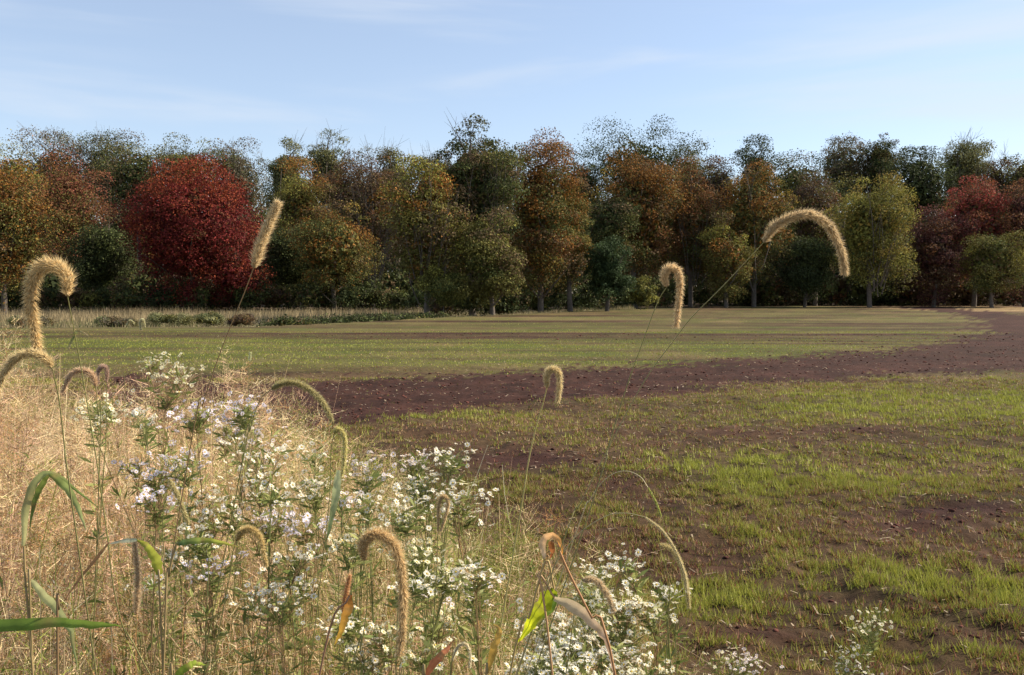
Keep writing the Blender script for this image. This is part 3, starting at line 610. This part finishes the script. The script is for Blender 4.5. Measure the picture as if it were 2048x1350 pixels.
# ------------------------------------------------------------------ foxtails
TANH = (.62, .47, .24)
def foxtail(label, head, d, width, stem, col=TANH, dens=1.0, leaves=(), stemcol=(.22, .21, .08), swidth=.0017, depth=None, root_px=None):
    """head: pixel path from the base of the seed head to its tip; stem: pixel path from the head base downwards."""
    hp = [P(x, y, d) for x, y in head]
    dd = np.linspace(0, 1, len(hp)); hp = [p + np.array([0, dz, 0]) for p, dz in zip(hp, (depth or [0] * len(hp)))]
    sp = [hp[0]] + [P(x, y, d + .02 * (i + 1)) for i, (x, y) in enumerate(stem)]
    last = sp[-1]; prev = sp[-2]; dv = last - prev; dv = dv / max(abs(dv[2]), .02)
    slope = np.clip(dv[:2], -.25, .25); g = np.array([last[0] + slope[0] * last[2], last[1] + .05 + slope[1] * last[2], 0.0])
    mid = last * .5 + g * .5 + np.array([slope[0] * .06, 0, .02])
    sp = sp + [mid, g]
    root = empty('foxtail_grass', g); tag(root, label, 'foxtail grass', 'foxtail grasses nodding over the field margin')
    S = Acc(); path = smooth_path(sp[::-1], 34); v, f = tube(path, np.linspace(swidth * .5, swidth * .28, 34), 6)
    S.add(v, f, np.array(stemcol) * np.linspace(.9, 1.2, 34).repeat(6)[:, None])
    link('stem', S.mesh('stem', M_STEM, g, True), root)
    n = 60; hpth = smooth_path(hp, n); t, a, b = frames(hpth); L_ = np.linalg.norm(np.diff(hpth, axis=0), axis=1).sum(); R = width * .84 / F_PX * d / 2
    s = np.linspace(0, 1, n); prof = np.clip(np.minimum(.45 + s * 5, 1) * (1 - .45 * s ** 3), 0, 1)
    C = Acc(); core = R * .46; v, f = tube(hpth, core * prof * .75, 8); C.add(v, f, np.array(col) * .75)
    m = int(260 * dens * L_ / .1); si = rng.random(m); th = rng.random(m) * 6.283
    def at(si, th, r):
        ix = si * (n - 1); i0 = np.clip(ix.astype(int), 0, n - 2); fr = (ix - i0)[:, None]
        c = hpth[i0] * (1 - fr) + hpth[i0 + 1] * fr; aa = a[i0]; bb = b[i0]; rd = aa * np.cos(th)[:, None] + bb * np.sin(th)[:, None]; pr = np.interp(si, s, prof)
        return c + rd * (r * pr)[:, None], rd, t[i0], pr
    p, rd, tt, pr = at(si, th, np.full(m, core * .8)); ax = rd * .7 + tt * .8; ax /= np.linalg.norm(ax, axis=1)[:, None]; sx = np.cross(ax, rd); sx /= np.linalg.norm(sx, axis=1)[:, None] + 1e-9; sy = np.cross(ax, sx)
    l = .0030 * (R / .011); w = l * .42
    oct_ = np.stack([p - ax * l * .5, p + sx * w, p + sy * w, p - sx * w, p - sy * w, p + ax * l], 1).reshape(-1, 3)
    of = np.array([[0, 1, 2], [0, 2, 3], [0, 3, 4], [0, 4, 1], [5, 2, 1], [5, 3, 2], [5, 4, 3], [5, 1, 4]]); f = (np.arange(m)[:, None, None] * 6 + of[None]).reshape(-1, 3)
    C.add(oct_, f, np.repeat(np.array(col) * (.7 + .6 * rng.random(m))[:, None], 6, 0))
    ho = link('seed_head', C.mesh('seed_head', M_HEAD, g), root)
    m = int(2600 * dens * L_ / .1); si = rng.random(m); th = rng.random(m) * 6.283; p, rd, tt, pr = at(si, th, np.full(m, core * .6))
    ax = rd * (.9 + .3 * rng.random(m))[:, None] + tt * (.55 + .5 * rng.random(m))[:, None] + rng.normal(0, .18, (m, 3)); ax /= np.linalg.norm(ax, axis=1)[:, None]; ln = (R * (.42 + .62 * rng.random(m)) * (.55 + .45 * pr))[:, None]
    sx = np.cross(ax, rng.normal(size=(m, 3))); sx /= np.linalg.norm(sx, axis=1)[:, None]; wd = .00024 * (d / .8)
    B = Acc(); B.add(np.stack([p - sx * wd, p + sx * wd, p + ax * ln], 1).reshape(-1, 3), np.arange(3 * m).reshape(-1, 3), np.repeat(np.array(col) * np.array([1.2, 1.25, 1.3]) * (.7 + .5 * rng.random(m))[:, None], 3, 0))
    br = link('bristles', B.mesh('bristles', M_HEAD, g), ho); br['kind'] = 'stuff'
    for (pts, w_, c0, c1) in leaves:
        pp = [P(x, y, d + .01) for x, y in pts]; link('leaf', blade_mesh(pp, w_ / F_PX * d, c0, c1, g), root)
    return root
GL = (.12, .17, .05); GB = (.16, .24, .14); YL = (.5, .5, .04); TL = (.5, .38, .2)
foxtail('largest fuzzy foxtail hooking over to the left at the far left of the margin', [(135, 592), (134, 552), (112, 532), (82, 534), (64, 566), (62, 620), (70, 665), (76, 712)], .80, 54, [(146, 650), (163, 740), (190, 900), (213, 1060), (228, 1180), (252, 1270), (300, 1349)],
        leaves=[([(146, 668), (160, 663), (178, 672)], 6, GL, TL), ([(148, 672), (140, 690), (138, 702)], 5, GL, TL)], col=(.68, .5, .25))
foxtail('drooping foxtail cut by the left edge, below the largest one', [(104, 735), (92, 718), (62, 706), (30, 718), (6, 752), (-10, 800), (-20, 850)], .74, 36, [(118, 800), (130, 900), (150, 1050)])
foxtail('arched tan foxtail just right of the largest one at the grass top', [(192, 772), (184, 750), (162, 740), (140, 752), (126, 785)], 1.05, 24, [(196, 830), (200, 900)], col=(.6, .42, .26))
foxtail('tiny hooked foxtail on the skyline of the dry grass', [(213, 765), (214, 740), (204, 733), (195, 748), (196, 768)], 1.5, 15, [(212, 830), (210, 900)], col=(.5, .34, .25))
foxtail('upright foxtail leaning right, in front of the crimson maple', [(508, 534), (520, 495), (537, 450), (558, 404)], .95, 42, [(487, 590), (462, 650), (435, 720), (405, 810), (380, 900)], col=(.66, .5, .28), stemcol=(.3, .2, .1))
foxtail('long foxtail bowed in a wide arch, in front of the yellow poplar', [(1528, 484), (1548, 452), (1582, 434), (1620, 432), (1658, 452), (1685, 485), (1700, 520), (1706, 546)], .78, 37, [(1490, 525), (1440, 578), (1383, 635), (1350, 678), (1290, 760), (1220, 890), (1160, 1010), (1110, 1130)], col=(.58, .43, .24), stemcol=(.30, .27, .12), swidth=.0012, depth=[0, -.005, -.01, -.01, 0, .01, .015, .02])
foxtail('plump foxtail folded over like a hook at the far edge of the field', [(1334, 573), (1328, 552), (1338, 536), (1354, 540), (1360, 570), (1357, 610), (1353, 654)], .98, 30, [(1315, 605), (1287, 680), (1265, 740), (1245, 800), (1215, 900), (1180, 1020)], col=(.68, .5, .28), stemcol=(.25, .24, .1))
foxtail('small hooked foxtail against the strip of bare soil', [(1094, 775), (1094, 750), (1104, 738), (1116, 744), (1119, 770), (1115, 805)], 1.2, 26, [(1085, 810), (1068, 870), (1052, 950), (1040, 1030)], col=(.66, .52, .28), stemcol=(.45, .4, .16), swidth=.0026)
foxtail('foxtail arched to the right over the left end of the bare strip', [(543, 778), (568, 766), (598, 768), (628, 786), (650, 812), (664, 842)], 1.05, 25, [(520, 800), (500, 860), (480, 950)], col=(.45, .38, .18))
foxtail('narrow yellowish foxtail hanging over a pale green leaf', [(668, 868), (676, 858), (687, 870), (690, 905), (684, 952)], 1.2, 19, [(662, 900), (660, 980), (648, 1100)], col=(.6, .52, .22),
        leaves=[([(676, 940), (673, 980), (664, 1030), (650, 1095)], 17, (.55, .56, .3), (.18, .23, .07))])
foxtail('big hooked foxtail standing among the white asters in the lower middle', [(728, 1120), (728, 1086), (752, 1068), (782, 1082), (800, 1125), (806, 1190), (805, 1250), (800, 1310)], .85, 46, [(735, 1200), (720, 1300), (700, 1348)], col=(.62, .44, .22))
foxtail('thin upside down U shaped foxtail right of the aster clump', [(876, 1062), (878, 1010), (886, 992), (896, 1002), (892, 1030), (882, 1062)], 1.2, 15, [(874, 1120), (870, 1200)], col=(.6, .45, .25))
foxtail('golden foxtail arched over lilac asters in the grass', [(472, 1082), (486, 1062), (506, 1060), (522, 1082), (532, 1132)], 1.0, 28, [(460, 1130), (450, 1200)], col=(.6, .45, .2))
foxtail('straight tan foxtail standing below the yellow green leaf', [(272, 1228), (276, 1180), (274, 1130), (268, 1082)], 1.0, 24, [(276, 1290), (280, 1345)], col=(.6, .45, .28))
foxtail('slanting yellowish foxtail in the grass under lilac asters', [(338, 958), (352, 985), (366, 1020), (376, 1046)], 1.15, 20, [(330, 990), (325, 1060), (330, 1150)], col=(.5, .42, .2))
foxtail('slim foxtail bending right at the right edge of the margin', [(1318, 1088), (1345, 1100), (1362, 1130), (1373, 1170), (1378, 1216)], 1.1, 20, [(1330, 1130), (1340, 1180), (1335, 1260)], col=(.55, .45, .22))
foxtail('long pale arched foxtail ending beside the slim one', [(1290, 1034), (1325, 1062), (1350, 1100), (1368, 1145), (1375, 1185)], 1.08, 11, [(1250, 1026), (1208, 1034), (1150, 1075), (1100, 1150), (1070, 1240)], col=(.6, .5, .28), stemcol=(.45, .38, .2))
foxtail('young thin foxtail bent over above the pale arched one', [(1296, 975), (1312, 1005), (1322, 1032)], 1.08, 8, [(1280, 953), (1250, 942), (1215, 955), (1180, 1000), (1140, 1100)], col=(.42, .42, .12), stemcol=(.5, .42, .24))
foxtail('orange tinged upright foxtail left of the big hooked one', [(686, 1225), (692, 1190), (700, 1150)], 1.05, 22, [(670, 1290), (640, 1345)], col=(.6, .34, .16))
foxtail('small pale foxtail curled over at the bottom middle', [(905, 1320), (915, 1295), (930, 1288), (940, 1305), (940, 1335)], 1.1, 12, [(900, 1345), (898, 1380)], col=(.7, .6, .4))
foxtail('stubby blurred tan foxtail among dense white asters', [(1165, 1160), (1190, 1160), (1212, 1185), (1228, 1222)], 1.1, 26, [(1150, 1210), (1140, 1290)], col=(.6, .46, .28))
foxtail('tiny distant foxtail pale against the green field, right one of two', [(290, 655), (286, 640), (280, 645), (282, 660)], 2.6, 9, [(296, 700), (303, 740), (310, 800)], col=(.55, .5, .3))
foxtail('tiny distant foxtail nodding just left of its twin', [(252, 655), (260, 642), (268, 646)], 2.6, 8, [(248, 700), (250, 780)], col=(.55, .5, .3))
foxtail('short pale foxtail tip against the olive field left of centre', [(499, 722), (501, 705)], 2.2, 9, [(498, 760), (495, 830)], col=(.6, .58, .35))

# ------------------------------------------------------------------ single broad grass leaves
def leafplant(label, pieces, d, stem=None, stemc=(.3, .22, .1), sw=.0025):
    base = P(*pieces[0][0][0], d); low_ = P(*stem[-1], d) if stem else base; pre = P(*stem[-2], d) if stem and len(stem) > 1 else base
    sl_ = np.clip((low_[0] - pre[0]) / max(pre[2] - low_[2], .05), -.3, .3); g = np.array([low_[0] + sl_ * low_[2] * .6, low_[1] + .03, 0.])
    root = empty('grass_leaf', g); tag(root, label, 'grass leaf', 'broad grass leaves in the margin')
    for pts, w, c0, c1, *tw in pieces:
        pp = [P(x, y, d + .004 * i) for i, (x, y) in enumerate(pts)]; link('blade', blade_mesh(pp, w / F_PX * d, c0, c1, g, twist=(tw[0] if tw else 0)), root)
    S = Acc(); st = [P(x, y, d) for x, y in (stem or [])] or [base]; sp = st + [st[-1] * .5 + g * .5, g]; pa = smooth_path(sp, 20); v, f = tube(pa, sw / 2, 6); S.add(v, f, np.array(stemc)); link('stem', S.mesh('stem', M_STEM, g, True), root)
leafplant('arched green grass leaf pair with a pale rib at left', [([(48, 1092), (52, 1020), (70, 965), (98, 946), (140, 970), (202, 1018)], 15, (.5, .46, .2), (.12, .19, .04)), ([(100, 948), (135, 978), (158, 1020), (172, 1062)], 14, (.14, .19, .04), (.36, .38, .16)), ([(98, 950), (80, 975), (68, 1010), (58, 1065)], 12, (.2, .24, .05), (.1, .14, .04))], .9, stem=[(48, 1092), (52, 1180), (62, 1300)])
leafplant('wide green leaf lying flat across the bottom left corner', [([(-60, 1260), (0, 1253), (110, 1246), (190, 1250), (246, 1252)], 25, (.1, .17, .03), (.2, .28, .04))], .8, stem=[(-60, 1260), (-70, 1350)])
leafplant('short green leaf with a yellow tip, pointing right', [([(352, 1088), (390, 1081), (430, 1082), (478, 1094)], 13, (.07, .14, .06), (.5, .5, .06))], .95, stem=[(352, 1088), (338, 1150), (330, 1250)])
leafplant('pale leaf bent down into a yellow green tip left of the short one', [([(318, 1150), (312, 1118), (295, 1095), (272, 1078)], 22, (.3, .32, .04), (.35, .36, .05)), ([(274, 1080), (250, 1082), (216, 1088)], 9, (.4, .42, .28), (.4, .4, .3))], .95, stem=[(318, 1150), (322, 1250)])
leafplant('glowing yellow green leaf hanging at the lower middle', [([(1108, 1178), (1086, 1210), (1062, 1248), (1036, 1284)], 33, (.3, .36, .02), (.78, .8, .03)), ([(1112, 1185), (1104, 1215), (1082, 1236), (1064, 1262)], 13, (.12, .2, .03), (.2, .28, .04), .6)], .95, stem=[(1108, 1178), (1092, 1120), (1060, 1230), (1020, 1345)], stemc=(.42, .3, .12))
leafplant('pale pinkish dead leaf slanting down right among the asters', [([(1108, 1196), (1150, 1215), (1185, 1245), (1214, 1282), (1228, 1350)], 22, (.62, .5, .3), (.7, .45, .3))], .95, stem=[(1110, 1197), (1075, 1150), (1100, 1300)], stemc=(.5, .3, .15))
leafplant('curled orange dead leaf at the tip of a bent brown stem', [([(1090, 1118), (1084, 1092), (1092, 1074), (1112, 1074), (1124, 1094), (1124, 1112)], 14, (.7, .5, .3), (.75, .32, .04)), ([(1100, 1082), (1105, 1100), (1100, 1118)], 12, (.4, .16, .05), (.3, .1, .04))], .95, stem=[(1118, 1100), (1140, 1150), (1180, 1230), (1230, 1345)], stemc=(.42, .22, .10), sw=.0028)
leafplant('grey green leaf running down to the bottom edge at left', [([(60, 1158), (88, 1190), (118, 1225), (142, 1268), (155, 1345)], 17, (.36, .35, .17), (.3, .34, .13))], .9, stem=[(60, 1158), (62, 1250)])
leafplant('lime green leaf rising from the bottom edge at left', [([(345, 1362), (368, 1338), (390, 1326), (412, 1330)], 16, (.2, .28, .03), (.35, .42, .06))], .9, stem=[(345, 1362), (340, 1420)])
leafplant('orange brown dead leaf below the orange tinged foxtail', [([(700, 1190), (694, 1225), (682, 1262), (668, 1290)], 18, (.5, .2, .05), (.55, .36, .05))], .98, stem=[(700, 1190), (640, 1345)], stemc=(.3, .17, .1))
leafplant('rusty red dead leaf slanting up from the bottom middle', [([(850, 1352), (872, 1322), (892, 1300), (906, 1282)], 16, (.45, .15, .06), (.5, .2, .1))], .95, stem=[(850, 1352), (840, 1420)])
leafplant('amber dead leaf with a hooked tip near the bottom middle', [([(975, 1345), (990, 1290), (1000, 1262), (985, 1246)], 15, (.5, .3, .06), (.65, .4, .1))], .95, stem=[(975, 1345), (970, 1420)])
leafplant('thin brown forked stem crossing the tall foxtail stem at left', [([(218, 1085), (190, 1120), (150, 1170), (118, 1218)], 6, (.22, .13, .07), (.2, .12, .06))], .85, stem=[(118, 1218), (115, 1300)], stemc=(.22, .14, .07))

# ------------------------------------------------------------------ asters
def flower_mesh(name, pc, rays=13, seed=0):
    r = np.random.default_rng(seed); A = Acc(); R = .0080
    for k in range(rays):
        a = k * 6.283 / rays + r.normal(0, .08); l = R * (.85 + .25 * r.random()); w = .0024; zt = r.normal(.0008, .001); c, s = math.cos(a), math.sin(a)
        p = lambda rr, ww, z: [c * rr - s * ww, s * rr + c * ww, z]
        A.add([p(.0016, 0, .0003), p(l * .6, w * .5, .0012), p(l, 0, zt), p(l * .6, -w * .5, .0012)], [[0, 1, 2, 3]], np.array(pc) * (.9 + .15 * r.random()))
    me = A.mesh(name, M_PETAL)
    th = np.arange(7) * 6.283 / 7; v = [[math.cos(t) * .0019, math.sin(t) * .0019, .0006] for t in th] + [[0, 0, .0024]]
    return me, new_mesh('disc', v, np.array([[i, (i + 1) % 7, 7] for i in range(7)]), M_DISC)
FL = {k: [flower_mesh('flower', c, 12 + i, 3 * i) for i in range(3)] for k, c in {'white': (.86, .82, .70), 'lilac': (.79, .73, .82), 'cream': (.80, .76, .56), 'pink': (.86, .77, .76)}.items()}
def mergeflower(pr):                  # petals and disc in one mesh with two materials: a few pixels across
    a, b = pr; me = bpy.data.meshes.new('flower'); va = [v.co[:] for v in a.vertices]; vb = [v.co[:] for v in b.vertices]
    fa = [list(p.vertices) for p in a.polygons]; fb = [[i + len(va) for i in p.vertices] for p in b.polygons]
    me.from_pydata(va + vb, [], fa + fb); me.materials.append(M_PETAL); me.materials.append(M_DISC)
    for i, p in enumerate(me.polygons): p.material_index = 0 if i < len(fa) else 1
    at = me.attributes.new('col', 'FLOAT_COLOR', 'POINT'); ca = [tuple(x.color) for x in a.attributes['col'].data] + [(1, .7, .1, 1)] * len(vb)
    at.data.foreach_set('color', np.array(ca, np.float32).ravel()); return me
FL = {k: [mergeflower(x) for x in v] for k, v in FL.items()}
def aster(px, py, spx, nf, kind, label, flat=.5, d=None):
    if d is None:
        x0 = (px - 1024) / F_PX; d = float(np.clip(2.15 - (py - 700) / 650 * .75 + rng.normal(0, .12), 1.3, 2.6))
    c = P(px, py, d); r = spx * 1.25 / F_PX * d; g = np.array([c[0] + rng.normal(0, .13), c[1] + .1 + abs(rng.normal(0, .06)), 0.])
    root = empty('aster_plant', g); tag(root, label, 'aster', 'wild asters flowering in the margin')
    S = Acc(); Lf = Acc(); fork = c - np.array([0, 0, max(r * 1.6, .06)]) + rng.normal(0, .01, 3); sc = np.array([.2, .21, .08]) if rng.random() < .6 else np.array([.3, .2, .1])
    pa = smooth_path([g, (g + fork) / 2 + rng.normal(0, .03, 3), fork], 12); v, f = tube(pa, np.linspace(.0016, .0009, 12), 5); S.add(v, f, sc)
    nl = 34; q = pa[rng.integers(3, 12, nl)]
    pts = []
    nf = int(nf * 2.3); nb = max(4, nf // 4); subs = []
    for k in range(nb):
        a = rng.random() * 6.283; rr = r * math.sqrt(rng.random()); e = c + np.array([math.cos(a) * rr, math.sin(a) * rr * .8, rng.normal(0, r * flat * .6) - rr * .25]); s0 = pa[rng.integers(7, 12)] if rng.random() < .5 else fork
        b = smooth_path([s0, (s0 + e) / 2 + np.array([0, 0, -.2 * rr]), e - np.array([0, 0, .012])], 6); v, f = tube(b, np.linspace(.0008, .0005, 6), 4); S.add(v, f, sc); subs.append((e, b)); pts += list(b[1:])
    for k in range(nf):
        e, b = subs[k % nb]; o = rng.normal(0, 1, 3) * np.array([1, 1, .35]) * min(.028, r * .65 + .006); p = e + o
        v, f = tube(smooth_path([b[-2], (b[-2] + p) / 2 - np.array([0, 0, .003]), p], 3), .0004, 3); S.add(v, f, sc)
        ob = link('flower', random.choice(FL[kind]), root, p - g); ob.rotation_euler = (rng.normal(-.1, .55), rng.normal(.3, .5), rng.random() * 6.28); s_ = .5 + .6 * rng.random(); ob.scale = (s_, s_, s_)
    pts = np.array(pts + list(q)); pts = np.repeat(pts, 2, 0); n = len(pts); dr = rng.normal(size=(n, 3)); dr[:, 2] = np.abs(dr[:, 2]) * .8; dr /= np.linalg.norm(dr, axis=1)[:, None]; sx = np.cross(dr, rng.normal(size=(n, 3))); sx /= np.linalg.norm(sx, axis=1)[:, None]
    l = (.012 + .026 * rng.random(n))[:, None]; w = l * .1; t = rng.random(n)[:, None]; col = np.array([.13, .17, .045]) * (1 - t) + np.array([.33, .33, .11]) * t
    Lf.add(np.stack([pts, pts + dr * l * .5 + sx * w, pts + dr * l, pts + dr * l * .5 - sx * w], 1).reshape(-1, 3), np.arange(4 * n).reshape(-1, 4), np.repeat(col, 4, 0))
    link('stem', S.mesh('stem', M_STEM, g, True), root); lo = link('leaves', Lf.mesh('leaves', M_SHOOT, g), root); lo['kind'] = 'stuff'
AS = [ # px, py, spread, flowers, tint, label
 (345, 742, 34, 30, 'cream', 'pale greenish white aster spray sticking up above the dry grass top at left'),
 (308, 716, 12, 9, 'cream', 'small cream aster tip standing highest of all asters at left'),
 (210, 800, 26, 14, 'cream', 'sparse cream aster by the tall foxtail stem, near the grass top'),
 (288, 832, 22, 12, 'white', 'little white aster in the dry grass below the greenish spray'),
 (200, 828, 20, 10, 'cream', 'faint cream aster beside the tall foxtail stem, lower one'),
 (400, 824, 30, 22, 'lilac', 'lilac aster in dry grass left of the rounded lilac clump'),
 (488, 806, 22, 22, 'lilac', 'rounded lilac aster clump against the left end of the bare soil'),
 (453, 848, 14, 12, 'lilac', 'compact violet tinged aster just under the rounded clump'),
 (502, 864, 42, 26, 'pink', 'flat topped pinkish white aster spray at the edge of the bare soil'),
 (360, 905, 28, 20, 'lilac', 'lilac aster in the middle of the dry grass'),
 (308, 942, 34, 24, 'lilac', 'loose lilac aster cluster above the slanting foxtail'),
 (268, 925, 12, 8, 'lilac', 'single small lilac aster head left of the loose cluster'),
 (305, 988, 24, 18, 'lilac', 'greyish lilac aster below the loose lilac cluster'),
 (515, 915, 50, 34, 'white', 'wide flat white aster spray below the pinkish one'),
 (560, 972, 26, 16, 'white', 'white aster with small heads left of the flat row by the pale leaf'),
 (628, 914, 16, 9, 'white', 'small white aster left of the narrow hanging foxtail'),
 (628, 966, 32, 22, 'white', 'flat row of white aster heads touching the pale green leaf'),
 (725, 930, 28, 18, 'pink', 'flat pinkish aster right of the narrow hanging foxtail'),
 (697, 988, 14, 9, 'pink', 'ring shaped pale aster head right of the pale green leaf'),
 (736, 996, 16, 9, 'white', 'small white aster below the flat pinkish one'),
 (548, 1020, 36, 26, 'lilac', 'lilac and white aster cluster left of the pale green leaf'),
 (612, 1046, 24, 16, 'lilac', 'lilac aster drooping close to the base of the pale green leaf'),
 (700, 1072, 24, 16, 'cream', 'cream aster just above the big hooked foxtail'),
 (600, 1106, 24, 16, 'white', 'white aster left of the base of the pale green leaf'),
 (398, 985, 26, 16, 'white', 'scattered white aster right of the slanting foxtail'),
 (425, 1032, 26, 16, 'white', 'white aster among stems above the yellow tipped leaf'),
 (380, 1070, 22, 14, 'white', 'white aster directly on top of the yellow tipped leaf'),
 (430, 1128, 28, 18, 'lilac', 'pale lilac aster under the yellow tipped leaf'),
 (345, 1108, 16, 9, 'white', 'small white aster at the foot of the yellow tipped leaf'),
 (604, 1158, 16, 9, 'white', 'small bluish white aster below the lilac drooping one'),
 (300, 1165, 18, 8, 'white', 'little white aster beside the straight tan foxtail'),
 (842, 914, 20, 18, 'pink', 'upper tip of the tall white aster clump in the middle'),
 (850, 962, 32, 30, 'white', 'broad white body of the tall aster clump in the middle'),
 (903, 910, 24, 18, 'white', 'flat white aster head leaning right against the bare patch'),
 (925, 980, 26, 18, 'white', 'white aster at the right side of the middle clump'),
 (822, 1004, 38, 26, 'white', 'white aster at the lower left of the middle clump'),
 (928, 1022, 24, 16, 'white', 'star like white aster below the right side of the middle clump'),
 (836, 1098, 28, 26, 'cream', 'bright cream aster touching the neck of the big hooked foxtail'),
 (856, 1136, 26, 26, 'cream', 'dense cream aster right of the big hooked foxtail'),
 (828, 1162, 18, 14, 'white', 'white aster close to the shaft of the big hooked foxtail'),
 (896, 1140, 20, 14, 'cream', 'cream aster right of the dense one'),
 (945, 1142, 18, 12, 'white', 'white aster slanting alone in dry grass at lower middle'),
 (935, 1172, 26, 14, 'pink', 'faded pinkish aster below the slanting white one'),
 (700, 1232, 28, 20, 'white', 'white aster left of the shaft of the big hooked foxtail'),
 (765, 1258, 26, 16, 'cream', 'cream aster touching the lower shaft of the big hooked foxtail'),
 (735, 1310, 36, 22, 'white', 'greyish white aster at the bottom edge left of the big foxtail'),
 (520, 1180, 30, 12, 'white', 'thin white aster low in the green stems at lower left'),
 (850, 1290, 30, 14, 'cream', 'cream aster low between the big foxtail and the rusty leaf'),
 (1200, 1142, 22, 14, 'white', 'white aster heads above the stubby foxtail'),
 (1262, 1122, 18, 12, 'white', 'highest white aster of the right hand group'),
 (1180, 1172, 22, 14, 'cream', 'cream aster behind the stubby foxtail'),
 (1235, 1205, 22, 16, 'white', 'white aster right of the stubby foxtail'),
 (1305, 1214, 20, 16, 'cream', 'bright white aster row left of the slim bent foxtail'),
 (1334, 1178, 14, 12, 'white', 'narrow white aster tip next to the slim bent foxtail'),
 (1112, 1248, 46, 36, 'white', 'dense white aster mound right of the glowing yellow leaf'),
 (1200, 1240, 34, 24, 'cream', 'cream aster crossing behind the pinkish dead leaf'),
 (1120, 1308, 46, 34, 'white', 'dense white aster mound below the glowing yellow leaf'),
 (1250, 1256, 28, 18, 'cream', 'pale yellowish aster right of the pinkish dead leaf'),
 (1180, 1335, 36, 20, 'white', 'white aster at the bottom edge under the pinkish dead leaf'),
 (1285, 1334, 26, 14, 'cream', 'low cream aster at the bottom edge, right part of the margin'),
 (1065, 1335, 26, 16, 'white', 'white aster at the bottom edge below the dense mounds'),
 (1150, 1285, 34, 26, 'white', 'white aster filling the gap between the two dense mounds'),
 (1085, 1275, 26, 18, 'cream', 'cream aster low behind the glowing yellow green leaf'),
 (1215, 1300, 30, 20, 'white', 'white aster low right of the pinkish dead leaf tip'),
 (890, 1235, 24, 14, 'cream', 'cream aster low in dry grass right of the big hooked foxtail shaft'),
 (455, 1000, 24, 14, 'white', 'airy white aster left of the lilac and white cluster'),
 (565, 1200, 26, 14, 'white', 'airy white aster low between the pale green leaf base and big foxtail'),
 (1478, 1318, 34, 34, 'pink', 'pinkish white aster clump at the bottom edge on the bare field side'),
 (1436, 1312, 16, 10, 'cream', 'yellowish aster heads just left of the pinkish clump'),
 (1742, 1240, 34, 24, 'cream', 'lone cream aster standing in the field at lower right'),
 (1692, 1316, 26, 20, 'white', 'white aster below and left of the lone cream one'),
 (1718, 1346, 26, 14, 'pink', 'pinkish aster cut by the bottom edge at lower right'),
]
for a in AS:
    px, py = a[0], a[1]
    dd = 2.7 if px > 1400 else None
    aster(*a, d=dd)
